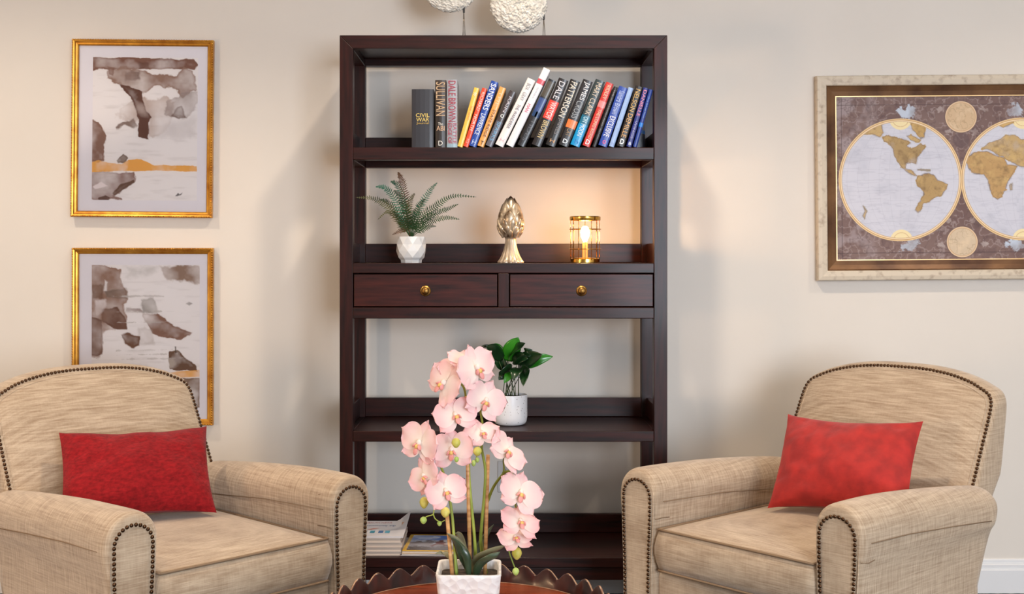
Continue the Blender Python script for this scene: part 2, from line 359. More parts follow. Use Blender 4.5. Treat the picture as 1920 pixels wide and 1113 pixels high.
# a picture book standing flat behind the row at the right post
c0 = at(1196, 0, 4.12).x
r = thing('picture_book', 'navy picture book standing with its grey and blue cover facing forward at the right post', 'book', (.435, 4.125, SH1+.0005), (0,0,0), GB)
b = MB(); b.box(-.07,.07-.015,0,.002,0,.19); b.box(-.07,.055,.010,.012,0,.19); b.box(-.07,-.067,0.002,.010,0,.19); b.build('cover', pm((16,20,52)), r)
b = MB(); b.box(-.067,.053,.002,.010,.003,.187); b.build('pages', pagem, r)
b = MB(); b.add([(-.06,-.0004,.075),(-.0,-.0004,.083),(.055,-.0004,.06),(.055,-.0004,.19),(-.06,-.0004,.19)], [(0,1,2,3,4)]); b.build('cover_picture', pm((150,145,150)), r)
b = MB(); b.add([(-.066,-.0006,.082),(-.03,-.0006,.088),(.055,-.0006,.060),(.055,-.0006,.072),(-.01,-.0006,.098),(-.066,-.0006,.094)], [(0,1,2,3,4,5)]); b.build('cover_swoosh', pm((60,130,210)), r)
# ------------------------------------------------------------------ picture frames
def fbm(xs, ys, scale, seed, octaves=4):
    rg = np.random.RandomState(seed); out = np.zeros_like(xs); amp = 1; tot = 0
    for o in range(octaves):
        s = scale*2**o; n = 64; g = rg.rand(n, n)
        X = xs*s; Y = ys*s; xi = np.floor(X).astype(int); yi = np.floor(Y).astype(int); fx = X-xi; fy = Y-yi
        fx = fx*fx*(3-2*fx); fy = fy*fy*(3-2*fy)
        a = g[xi%n, yi%n]; b_ = g[(xi+1)%n, yi%n]; c_ = g[xi%n, (yi+1)%n]; d_ = g[(xi+1)%n, (yi+1)%n]
        out += amp*((a*(1-fx)+b_*fx)*(1-fy)+(c_*(1-fx)+d_*fx)*fy); tot += amp; amp *= .5
    return out/tot-.5
def sdist(X, Y, poly):
    P = np.array(poly, float); n = len(P); d = np.full(X.shape, 1e18); s = np.ones(X.shape)
    for i in range(n):
        a = P[i]; b_ = P[i-1]; e = b_-a; wx = X-a[0]; wy = Y-a[1]
        t = np.clip((wx*e[0]+wy*e[1])/max(1e-9, e@e), 0, 1)
        d = np.minimum(d, (wx-e[0]*t)**2+(wy-e[1]*t)**2)
        c1 = Y >= a[1]; c2 = Y < b_[1]; c3 = e[0]*wy > e[1]*wx
        flip = (c1 & c2 & c3) | (~c1 & ~c2 & ~c3); s = np.where(flip, -s, s)
    return np.sqrt(d)*-s*1.0      # positive inside
class Canvas:
    def __init__(s, u0, u1, v0, v1, nx, base):
        s.u0, s.u1, s.v0, s.v1 = u0, u1, v0, v1; s.nx = nx; s.ny = int(nx*(v1-v0)/(u1-u0))
        s.X, s.Y = np.meshgrid(np.linspace(u0,u1,s.nx), np.linspace(v0,v1,s.ny))
        s.C = np.ones((s.ny, s.nx, 3))*np.array(lin(base))
    def mix(s, a, rgb): s.C = s.C*(1-a[...,None])+np.array(lin(rgb))*a[...,None]
    def wash(s, poly, rgb, alpha, soft=5, rough=40, seed=1, edge=.35, ns=.012, clip=None):
        sd = sdist(s.X, s.Y, poly)+fbm(s.X, s.Y, ns*1.3, seed)*rough*1.7+fbm(s.X, s.Y, ns*6, seed+9, 3)*rough*.5
        m = np.clip(sd/soft/2+.5, 0, 1); m = m*m*(3-2*m)
        var = 1+fbm(s.X, s.Y, .009, seed+50)*2.2+edge*np.exp(-(sd/9)**2)
        a = np.clip(m*alpha*var, 0, 1)
        if clip is not None: a = a*clip
        s.mix(a, rgb)
    def disc(s, cx, cy, r, rgb, alpha=1, soft=2, ring=None):
        d = np.hypot(s.X-cx, s.Y-cy); m = np.clip((r-d)/soft+.5, 0, 1) if ring is None else np.clip((ring/2-abs(d-r))/soft+.5, 0, 1)
        s.mix(m*alpha, rgb)
    def build(s, name, m, parent, x0, x1, z0, z1, y, label=None):
        xs = x0+(s.X-s.u0)/(s.u1-s.u0)*(x1-x0); zs = z1-(s.Y-s.v0)/(s.v1-s.v0)*(z1-z0)
        co = np.stack([xs, np.full_like(xs, y), zs], -1).reshape(-1,3)
        i = np.arange(s.nx*s.ny).reshape(s.ny, s.nx)
        q = np.stack([i[:-1,:-1], i[1:,:-1], i[1:,1:], i[:-1,1:]], -1).reshape(-1,4)
        me = bpy.data.meshes.new(name); me.vertices.add(len(co)); me.vertices.foreach_set('co', co.ravel())
        me.loops.add(q.size); me.loops.foreach_set('vertex_index', q.ravel().astype(np.int32))
        me.polygons.add(len(q)); me.polygons.foreach_set('loop_start', np.arange(0,q.size,4,dtype=np.int32)); me.polygons.foreach_set('loop_total', np.full(len(q),4,dtype=np.int32))
        me.update(calc_edges=True); me.validate()
        a = me.color_attributes.new('col', 'FLOAT_COLOR', 'POINT')
        a.data.foreach_set('color', np.concatenate([np.clip(s.C,0,1), np.ones(s.C.shape[:2]+(1,))], -1).astype(np.float32).ravel())
        me.materials.append(m); o = bpy.data.objects.new(name, me); COL.objects.link(o); o.parent = parent
        return o
artm = vcol('print_paper', .6); glassm, nt, bs = nodes('picture_glass')
for n_ in list(nt.nodes):
    if n_.type == 'BSDF_PRINCIPLED': nt.nodes.remove(n_)
gl = nt.nodes.new('ShaderNodeBsdfGlossy'); gl.inputs['Roughness'].default_value = .02; tr = nt.nodes.new('ShaderNodeBsdfTransparent'); mx = nt.nodes.new('ShaderNodeMixShader')
fr = nt.nodes.new('ShaderNodeFresnel'); fr.inputs['IOR'].default_value = 1.35
nt.links.new(fr.outputs[0], mx.inputs[0]); nt.links.new(tr.outputs[0], mx.inputs[1]); nt.links.new(gl.outputs[0], mx.inputs[2]); nt.links.new(mx.outputs[0], nt.nodes['Material Output'].inputs[0])
def frame_moulding(parent, name, w, h, prof, m):
    """rectangular mitred moulding; prof = list of (inset from outer edge, forward offset from the wall)"""
    b = MB(); n = len(prof); rs = []
    for sx, sz in ((-1,-1),(1,-1),(1,1),(-1,1)):
        rs.append([(sx*(w/2-i), -d, sz*(h/2-i)) for i, d in prof])
    vs = [p for r in rs for p in r]; fs = []
    for k in range(4):
        for i in range(n):
            j = (i+1)%n; k2 = (k+1)%4
            fs.append((k*n+i, k*n+j, k2*n+j, k2*n+i))
    b.add(vs, fs); return b.build(name, m, parent)
goldf = noisy('gilt_frame', (176,112,34), (222,164,66), (1,1,1), 25, .34, .25, .001, metal=.75, lo=.3, hi=.7)
darkf = mat('frame_side', (40,28,22), .5)
def gilt(label, x0, x1, y0, y1, roll, canvas, cu):
    S = F/(WY-.025); cx = ((x0+x1)/2-940)/S; cz = H-((y0+y1)/2-481)/S; w = (x1-x0)/S; h = (y1-y0)/S
    r = thing('framed_picture', label, 'picture', (cx, WY-.004, cz), (0, math.radians(roll), 0), 'gilt framed watercolours on the left wall')
    frame_moulding(r, 'frame', w, h, [(.001,.0),(0,.018),(.001,.024),(.005,.028),(.010,.026),(.013,.021),(.019,.019),(.022,.016),(.0225,.0)], goldf)
    b = MB(); n = int(h/.009)                    # beaded outer edge
    for i in range(n):
        for sx in (-1,1): b.ball((sx*(w/2-.0035),-.0265,-h/2+(i+.5)*h/n), .0034, .003, .0036, 6, 4)
    for i in range(int(w/.009)):
        for sz in (-1,1): b.ball((-w/2+(i+.5)*w/int(w/.009),-.0265,sz*(h/2-.0035)), .0036, .003, .0034, 6, 4)
    b.build('beading', goldf, r, smooth=True)
    b = MB(); b.box(-w/2+.004,w/2-.004,-.006,0,-h/2+.004,h/2-.004); b.build('backing', darkf, r)
    u0,u1,v0,v1 = cu; iw = w/2-.021; ih = h/2-.021
    canvas.build('print', artm, r, -iw, iw, -ih, ih, -.009)
    b = MB(); b.add([(-iw,-.013,-ih),(iw,-.013,-ih),(iw,-.013,ih),(-iw,-.013,ih)],[(0,1,2,3)]); b.build('glass', glassm, r)
    return r
BR = (118,76,60); DK = (86,44,28); LG = (166,138,124); GO = (222,160,72); PA = (222,216,218)
def paper(u0,u1,v0,v1, p):
    c = Canvas(u0,u1,v0,v1, 330, (221,216,222))
    m = ((c.X > p[0]) & (c.X < p[1]) & (c.Y > p[2]) & (c.Y < p[3])).astype(float)
    c.mix(m, (226,220,220))
    st = np.clip((fbm(c.X*.25, c.Y*1.6, .03, 77)-.08)*4, 0, 1)*m*.35; c.mix(st, (190,182,180))
    return c, m
c1, m1 = paper(82,822,78,1037,(162,762,145,970))
k = dict(clip=m1)
c1.wash([(150,148),(740,152),(764,185),(742,215),(640,212),(400,212),(200,215),(150,225)], BR, .8, 4, 14, 3, **k)
c1.wash([(240,225),(350,205),(470,225),(560,245),(640,255),(680,205),(735,220),(760,330),(700,350),(670,365),(600,305),(520,320),(470,345),(400,340),(330,325),(270,290),(240,270)], (138,106,92), .72, 5, 26, 4, **k)
c1.wash([(300,465),(380,390),(520,380),(650,390),(620,470),(570,560),(500,625),(480,520),(400,520),(300,475)], LG, .5, 12, 40, 5, **k)
c1.wash([(560,520),(740,480),(745,600),(640,610),(520,620)], (200,192,192), .5, 25, 40, 15, edge=0, **k)
c1.wash([(672,350),(762,335),(752,460),(700,490),(640,490),(580,470),(590,400),(660,380)], (150,132,128), .55, 6, 24, 6, **k)
c1.wash([(615,480),(650,430),(672,420),(690,478),(704,494),(650,496)], (110,84,76), .8, 5, 12, 7, **k)
c1.wash([(310,300),(360,310),(440,345),(450,380),(470,450),(500,490),(482,520),(478,600),(492,624),(460,618),(422,605),(430,500),(400,430),(378,390),(340,330)], DK, .88, 4, 16, 8, **k)
c1.wash([(345,230),(425,228),(430,270),(350,278)], DK, .6, 12, 22, 9, **k)
c1.wash([(420,170),(480,172),(485,210),(430,212)], DK, .5, 8, 12, 19, **k)
c1.wash([(245,200),(285,205),(275,248),(255,240)], BR, .7, 4, 10, 20, **k)
c1.wash([(282,552),(330,515),(400,490),(432,540),(400,560),(340,540),(300,564)], (126,104,96), .65, 6, 18, 10, **k)
c1.wash([(150,508),(200,515),(246,600),(225,680),(230,745),(150,752)], (126,90,76), .75, 5, 22, 11, **k)
c1.wash([(300,742),(340,710),(362,728),(350,757),(310,760)], (116,96,86), .8, 4, 14, 12, **k)
c1.wash([(150,806),(400,808),(412,860),(330,925),(292,945),(332,965),(150,972)], (130,96,88), .72, 5, 18, 13, **k)
c1.wash([(280,932),(330,880),(402,850),(405,868),(330,915),(292,946)], (92,60,44), .8, 4, 8, 14, **k)
c1.wash([(170,895),(215,868),(250,890),(180,905)], (220,208,208), .7, 5, 8, 16, **k)
c1.wash([(200,960),(240,945),(268,955),(262,972),(200,972)], (84,50,40), .9, 3, 6, 17, **k)
c1.wash([(150,755),(200,738),(240,750),(330,762),(370,735),(440,733),(520,765),(640,768),(762,768),(762,802),(500,797),(380,803),(150,808)], GO, 1, 2, 8, 18, 0, **k)
c1.wash([(638,945),(655,925),(665,935),(680,925),(672,938),(650,945)], (70,66,70), .8, 2, 3, 21, 0, **k)
gilt('gilt framed brown watercolour, the upper of the two pictures on the left wall', 134, 399, 74, 407.5, .55, c1, (82,822,78,1037))
c2, m2 = paper(88,812,86,1036,(160,765,150,970))
k = dict(clip=m2)
c2.wash([(150,140),(235,148),(320,180),(320,260),(362,300),(360,350),(330,380),(350,460),(355,520),(290,520),(230,520),(222,600),(222,650),(200,678),(150,668)], (140,106,90), .78, 6, 22, 31, **k)
c2.wash([(158,260),(225,265),(222,345),(158,350)], (104,66,42), .6, 8, 16, 32, **k)
c2.wash([(235,300),(350,285),(362,345),(240,335)], (104,84,72), .5, 8, 14, 33, **k)
c2.wash([(215,405),(300,398),(350,460),(356,518),(280,518),(215,475)], (100,60,42), .75, 5, 12, 34, **k)
c2.wash([(150,450),(215,470),(222,600),(215,660),(190,676),(150,668)], (104,66,50), .75, 5, 12, 35, **k)
c2.wash([(232,235),(248,250),(242,300),(226,300)], (226,220,220), .8, 5, 8, 36, 0, **k)
c2.wash([(180,355),(235,352),(240,380),(210,440),(180,450)], (214,204,204), .8, 8, 14, 37, 0, **k)
c2.wash([(540,158),(770,148),(770,256),(690,250),(600,237),(552,210)], (138,110,94), .75, 12, 26, 38, **k)
c2.wash([(350,160),(520,160),(470,225),(360,215)], (196,190,188), .6, 20, 30, 39, 0, **k)
c2.wash([(350,392),(430,398),(455,425),(350,415)], (140,118,114), .6, 6, 10, 40, **k)
c2.wash([(428,345),(500,338),(528,420),(440,432)], (160,152,148), .7, 8, 18, 41, **k)
c2.wash([(440,425),(540,430),(630,512),(728,540),(660,577),(560,570),(500,545),(455,470)], (126,88,72), .78, 5, 18, 42, **k)
c2.wash([(420,515),(500,515),(505,600),(430,612)], (170,156,150), .6, 12, 20, 43, **k)
c2.wash([(322,552),(360,533),(430,560),(425,612),(395,624),(345,606)], (100,60,36), .85, 5, 12, 44, **k)
c2.wash([(598,648),(640,642),(690,690),(742,720),(758,768),(600,748),(590,700)], (98,66,46), .85, 4, 14, 45, **k)
c2.wash([(588,690),(618,690),(630,720),(600,740)], (170,156,146), .6, 6, 8, 52, **k)
c2.wash([(624,618),(633,618),(637,660),(628,660)], (60,44,34), .9, 2, 3, 46, 0, **k)
c2.wash([(664,798),(770,798),(770,975),(690,975),(680,870)], (124,98,82), .85, 4, 12, 47, **k)
c2.wash([(600,768),(770,752),(770,792),(600,800)], GO, 1, 2, 6, 48, 0, **k)
c2.wash([(690,372),(705,360),(722,372),(705,382)], (150,142,140), .8, 4, 8, 49, 0, **k)
for i, v in enumerate((330,420,480,640,665,690)):
    c2.wash([(250+i*20,v),(520+i*30,v-6),(560,v+1),(300,v+5)], (180,172,168), .55, 2, 10, 60+i, 0, ns=.03, **k)
gilt('gilt framed brown watercolour, the lower picture partly hidden by the left armchair', 135, 399.5, 464.5, 797, .1, c2, (88,812,86,1036))
# ---- world map
GOLD = (214,178,120); LAND = (170,140,90); SEA = (206,206,218)
mc = Canvas(22, 1612, 8, 1052, 760, (122,96,90))
n1 = fbm(mc.X, mc.Y, .006, 5); n2 = fbm(mc.X, mc.Y, .022, 9, 3)
mc.mix(np.clip(n1*2.2+.25, 0, 1), (104,76,72)); mc.mix(np.clip((.06-abs(n2))*16, 0, 1)*.7, (160,142,140)); mc.mix(np.clip((n2-.12)*8, 0, 1)*.4, (84,60,62))
left = np.clip((330-mc.X)/160, 0, 1); mc.mix(left*np.clip(fbm(mc.X,mc.Y,.012,23)*5+.2,0,1)*.8, (158,142,144)); mc.mix(np.clip((.035-abs(fbm(mc.X,mc.Y,.016,29)))*30,0,1)*.5, (82,58,58))
for q in (mc.Y-62, mc.Y-1008, mc.X-58, 1634-58-mc.X): mc.mix(np.clip(1-abs(q)/3.5, 0, 1)*.8, (62,40,40))
for q in (mc.X-330,): mc.mix(np.clip(1-abs(q)/3, 0, 1)*(mc.Y < 62)*.6, (70,48,46))
for (x, y) in ((490,112),(1160,105),(490,962),(1160,965)):
    mc.wash([(x-60,y-10),(x-10,y-40),(x+50,y-25),(x+45,y+15),(x+10,y+35),(x-40,y+25)], (190,200,216), .85, 9, 50, int(x+y), .1, ns=.03)
for (x, y) in ((680,95),(960,95),(680,960),(960,955),(740,800),(890,800),(740,240),(900,240)):
    mc.wash([(x-22,y-10),(x+10,y-16),(x+24,y+6),(x-8,y+16)], (176,160,156), .6, 6, 24, int(x), .1, ns=.05)
mc.disc(818, 290, 52, (92,70,72), .6, 6)
def hemi(cx):
    cy = 542; d = np.hypot(mc.X-cx, mc.Y-cy); ins = (d < 384).astype(float)
    mc.disc(cx, cy, 392, (232,200,150), 1); mc.disc(cx, cy, 386, (190,150,96), 1); mc.disc(cx, cy, 381, (238,214,178), 1); mc.disc(cx, cy, 374, (186,146,96), 1); mc.disc(cx, cy, 371, SEA, 1)
    ins = (d < 371).astype(float)
    mc.mix(np.clip(fbm(mc.X,mc.Y,.01,3)*1.6, 0, 1)*ins, (182,184,198)); mc.mix(np.clip((abs(fbm(mc.X*.4,mc.Y*2,.02,13))-.0)*-9+.6, 0, 1)*ins*.35, (150,150,170))
    for j in range(-5, 6):               # parallels and meridians
        y = cy+j*66; mc.mix(np.clip(1-abs(mc.Y-(y+(mc.X-cx)**2/371**2*j*10))/1.6, 0, 1)*ins*.3, (140,140,160))
        k_ = j*68*np.sqrt(np.clip(1-((mc.Y-cy)/371)**2, 0, 1)); mc.mix(np.clip(1-abs(mc.X-cx-k_)/1.5, 0, 1)*ins*.3, (140,140,160))
    for yy in (150, 932):
        dd = np.hypot(mc.X-cx-4, mc.Y-yy); mc.mix((dd < 72)*ins, (238,220,172)); mc.mix((abs(dd-52) < 3)*ins*.6, (206,170,120))
    return ins
i1 = hemi(430); i2 = hemi(1206)
def land(poly, ins, seed, col=LAND):
    mc.wash(poly, (120,104,96), .75, 9, 10, seed, 0, ns=.02, clip=ins)
    mc.wash(poly, col, 1, 2, 15, seed, 0, ns=.034, clip=ins)
    sd = sdist(mc.X, mc.Y, poly); mc.mix(np.clip(fbm(mc.X,mc.Y,.03,seed+3)*3, 0, 1)*(sd > 3)*ins*.75, (122,94,56)); mc.mix(np.clip(fbm(mc.X,mc.Y,.02,seed+8)*3, 0, 1)*(sd > 3)*ins*.7, (206,172,112)); mc.mix(np.clip(1-abs(sd-1)/3.5, 0, 1)*ins*.6, (112,84,56)); mc.mix(np.clip((.03-abs(fbm(mc.X,mc.Y,.035,seed+4)))*30, 0, 1)*(sd > 3)*ins*.35, (112,84,56))
land([(322,270),(345,256),(400,270),(470,290),(492,306),(470,322),(500,348),(530,332),(555,312),(592,330),(570,362),(540,398),(528,440),(505,432),(470,440),(462,468),(500,480),(520,505),(545,520),(520,516),(470,492),(440,462),(410,420),(390,380),(385,342),(355,305),(325,292)], i1, 101)
land([(470,262),(500,255),(560,290),(545,305),(500,290)], i1, 102, (186,156,104))
land([(500,182),(560,172),(590,215),(582,268),(562,282),(530,242),(505,215)], i1, 103, (190,154,92))
land([(170,246),(230,206),(310,176),(322,240),(300,266),(250,245),(200,252)], i1, 104, (196,164,110))
land([(542,520),(590,503),(640,510),(668,545),(732,572),(720,602),(692,642),(640,660),(612,682),(575,692),(556,742),(540,752),(523,735),(545,690),(577,640),(575,610),(540,582),(530,545)], i1, 105, (176,144,92))
land([(192,708),(216,740),(200,790),(188,770),(204,740)], i1, 106, (160,150,130))
land([(540,474),(620,480),(620,488),(540,482)], i1, 109, (160,150,130))
land([(858,402),(900,370),(980,364),(1020,385),(1090,408),(1112,450),(1172,460),(1142,510),(1112,560),(1098,610),(1072,655),(1045,672),(1018,650),(1000,610),(985,550),(960,510),(900,507),(862,472),(850,432)], i2, 107, (186,148,94))
land([(945,350),(990,312),(1060,290),(1100,262),(1160,260),(1200,290),(1400,270),(1520,350),(1500,450),(1440,520),(1390,470),(1350,560),(1310,480),(1265,560),(1240,470),(1190,462),(1150,440),(1100,415),(1085,398),(1040,385),(1020,365),(985,350)], i2, 108, (192,160,106))
land([(1060,196),(1140,142),(1152,182),(1085,212)], i2, 110, (206,168,104))
land([(1122,580),(1140,572),(1140,610),(1126,614)], i2, 111, (170,160,150))
land([(1400,640),(1480,610),(1530,660),(1500,720),(1420,700)], i2, 112)
for (x, y, r_, cc) in ((818,142,100,(206,176,140)),(820,942,98,(208,186,158))):
    mc.disc(x, y, r_+4, (96,72,66), .7, 6); mc.disc(x, y, r_, (224,194,158), 1); mc.disc(x, y, r_-7, (196,160,122), 1); mc.disc(x, y, r_-11, cc, 1)
    dd = np.hypot(mc.X-x, mc.Y-y) < r_-14; mc.mix(np.clip(abs(fbm(mc.X,mc.Y,.03,int(x)+int(y)))*-14+.8, 0, 1)*dd*.5, (140,108,74)); mc.mix(np.clip(fbm(mc.X,mc.Y,.02,int(y))*3, 0, 1)*dd*.6, (228,204,172))
S = F/(WY-.03); x0, x1, y0, y1 = 1532, 2080, 140, 524
wm = thing('framed_map', 'old style two hemisphere world map in a cream and bronze frame, right wall', 'picture', (((x0+x1)/2-940)/S, WY-.004, H-((y0+y1)/2-481)/S), (0, math.radians(-.45), 0))
w, h = (x1-x0)/S, (y1-y0)/S
creamf = noisy('distressed_cream', (206,192,172), (150,128,108), (3,3,3), 12, .5, .3, .001, detail=8, lo=.52, hi=.78)
bronzef = noisy('bronze_slip', (74,44,26), (124,88,56), (2,2,2), 4, .38, metal=.35, coat=.2)
frame_moulding(wm, 'outer_frame', w, h, [(0,0),(0,.026),(.003,.031),(.016,.033),(.033,.030),(.036,.027),(.036,0)], creamf)
w2, h2 = w-.072, h-.072
frame_moulding(wm, 'inner_frame', w2, h2, [(0,.002),(0,.022),(.004,.024),(.02,.017),(.036,.012),(.036,.002)], bronzef)
w3, h3 = w2-.072, h2-.072
frame_moulding(wm, 'gold_slip', w3, h3, [(0,.006),(0,.012),(.0035,.012),(.0035,.006)], noisy('gold_slip', (216,176,120), (230,196,146), (1,1,1), 9, .35, metal=.5))
b = MB(); b.box(-w/2+.005,w/2-.005,-.006,0,-h/2+.005,h/2-.005); b.build('backing', darkf, wm)
mc.build('map_print', artm, wm, -w3/2+.002, w3/2-.002, -h3/2+.002, h3/2-.002, -.008)
# ------------------------------------------------------------------ armchairs
linen = fabric('oatmeal_linen', (148,124,100), (206,186,162), bump=.25)
pipem = mat('piping', (132,108,84), .8)
nailm = mat('antique_nailhead', (84,60,42), .32, .9)
feetm = mat('chair_foot', (40,22,16), .3, coat=.3)
redc = fabric('red_chenille', (104,8,14), (160,24,30), fine=190, slub=50, bump=.5, sheen=.08)
redv = noisy('red_velvet', (146,14,12), (180,30,24), (1,1,1), 26, .75, .5, .005, detail=6, lo=.35, hi=.7)
redv.node_tree.nodes['Principled BSDF'].inputs['Sheen Weight'].default_value = .15
def inset(poly, d):
    n = len(poly); out = []
    for i in range(n):
        a = Vector(poly[i-1]); b_ = Vector(poly[i]); c_ = Vector(poly[(i+1)%n])
        e1 = (b_-a).normalized(); e2 = (c_-b_).normalized(); n1_ = Vector((-e1.y,e1.x)); n2_ = Vector((-e2.y,e2.x)); nn = (n1_+n2_)
        if nn.length < 1e-6: nn = n1_
        nn.normalize(); k_ = max(.5, nn.dot(n1_)); out.append(b_+nn*d/k_)
    return [(p[0],p[1]) for p in out]
def nails(path, normal, spacing=.0118, r=.0052):
    b = MB(); P = [Vector(p) for p in path]; L = [0]
    for i in range(1, len(P)): L.append(L[-1]+(P[i]-P[i-1]).length)
    n = int(L[-1]/spacing); nz = Vector(normal).normalized(); j = 0
    M_ = nz.to_track_quat('Z','Y').to_matrix()
    for k_ in range(n+1):
        s_ = L[-1]*k_/n
        while j < len(P)-2 and L[j+1] < s_: j += 1
        p = P[j].lerp(P[j+1], (s_-L[j])/max(1e-9, L[j+1]-L[j]))
        vs = []; fs = []; seg = 8
        for (rr, zz) in ((r,0),(r*.8,r*.45),(r*.4,r*.68)):
            for q in range(seg): vs.append(p+M_@Vector((rr*math.cos(2*PI*q/seg), rr*math.sin(2*PI*q/seg), zz)))
        for a in range(2):
            for q in range(seg): fs.append((a*seg+q, a*seg+(q+1)%seg, (a+1)*seg+(q+1)%seg, (a+1)*seg+q))
        fs.append(tuple(2*seg+q for q in range(seg))); b.add(vs, fs)
    return b
def arm_section(side, dz=0, bulge=1.0):
    """closed outline (x,z), counter clockwise seen from +y... side=+1 outer is +x"""
    pts = []
    zc = .548+dz
    inner = [(-.056,.13),(-.056,.30),(-.058,.42),(-.064,.50)]
    outer = [(.070+.004*bulge,.515+dz),(.064,.475),(.058,.43),(.056,.30),(.056,.13)]
    arc = []
    for i in range(0, 17):
        a = PI-PI*i/16; arc.append((.071*math.cos(a)+(.003 if i > 8 else 0), zc+.074*math.sin(a)))
    return [(x*side, z) for x, z in inner+arc+outer]
def make_arm(side):
    b = MB(); rs = []; cx = side*.327
    def ring(ins, y, dz=0, taper=0):
        p = arm_section(1, dz); p = inset(p, -ins) if ins else p
        out = []
        for x, z in p:
            yy = y-(max(0,.54-z)*.42 if taper else 0)
            out.append((cx+side*x, yy, z))
        return out
    for ins, y in ((.020,-.0035),(.012,-.002),(.006,.002),(.002,.008),(0,.018)): rs.append(ring(ins, y))
    for i in range(1, 10):
        t = i/9; rs.append(ring(0, .018+t*.63, -.036*t*t*(1.0), 0))
    rs[-1] = ring(0, .655, -.036, 1)
    rs.append(ring(.004, .675, -.037, 1)); rs.append(ring(.014, .690, -.038, 1)); rs.append(ring(.03, .697, -.038, 1))
    if side > 0: rs = [list(reversed(r_)) for r_ in rs]
    b.rings(rs)
    # soft irregularity of upholstery
    for i, v in enumerate(b.v):
        d = mn.noise(Vector(v)*7)*.0035
        b.v[i] = (v[0]+d, v[1], v[2]+mn.noise(Vector(v)*5+Vector((3,1,2)))*.003)
    return b
def nail_path_arm(side):
    cx = side*.327; zc = .542; pts = []
    pts.append((cx-.044,-.005,.14)); pts.append((cx-.045,-.005,.32)); pts.append((cx-.050,-.005,.48))
    for i in range(0, 21):
        a = PI-PI*i/20; pts.append((cx+.050*math.cos(a), -.005, zc+.048*math.sin(a)))
    pts += [(cx+.049,-.005,.48),(cx+.045,-.005,.40),(cx+.043,-.005,.32),(cx+.042,-.005,.14)]
    if side > 0: pass
    return pts
backline = [(0,.884),(.07,.883),(.13,.878),(.19,.868),(.24,.854),(.275,.839),(.302,.824),(.315,.802),(0.319,.77),(0.320,.70),(0.321,.62),(0.321,.52)]
def fy(z): return .616+(z-.47)*.53     # leaning front face
def ry(z): return .800+(z-.50)*.22-max(0,.60-z)*.6
def back_outline():
    half = [tuple(p) for p in smooth_line([(x,z,0) for x,z in backline], 44)]
    half = [(p[0],p[1]) for p in half]
    low = [(.315,.47),(.312,.42)]
    rgt = half+low
    lft = [(-x,z) for x, z in reversed(rgt) if x > 1e-6]
    return rgt+lft        # clockwise seen from the front
def pillow(parent, TL, TR, BL, BR_, thick, m, seed, name='throw_pillow'):
    TL, TR, BL, BR_ = map(Vector, (TL, TR, BL, BR_)); n = 44; N = ((TR-TL).cross(BL-TL)).normalized()
    if N.y > 0: N = -N            # towards the front of the chair
    b = MB()
    for sgn in (1,-1):
        vs = []; fs = []
        for j in range(n+1):
            for i in range(n+1):
                u = -1+2*i/n; v = -1+2*j/n
                u2 = u*(1-.055*(1-v*v)); v2 = v*(1-.16*(1-u*u))
                p = (TL*(1-(u2+1)/2)+TR*(u2+1)/2)*(1-(v2+1)/2)+(BL*(1-(u2+1)/2)+BR_*(u2+1)/2)*((v2+1)/2)
                e = max(0,(1-u*u)*(1-v*v)); t = thick/2*e**.42*(.86+.14*e)
                w_ = min(1, e*6); t += w_*(mn.noise(Vector((u*2.2+seed,v*1.6,0)))*.010+mn.noise(Vector((u*6+seed,v*4,sgn)))*.0035)
                t += w_*.004*math.sin(9*(abs(u)+abs(v))+mn.noise(Vector((u*3,v*3,seed)))*5)*max(0,abs(u*v))
                vs.append(p+N*t*sgn)
        for j in range(n):
            for i in range(n):
                a = j*(n+1)+i; q = (a, a+1, a+n+2, a+n+1); fs.append(q if sgn < 0 else q[::-1])
        b.add(vs, fs)
    return b
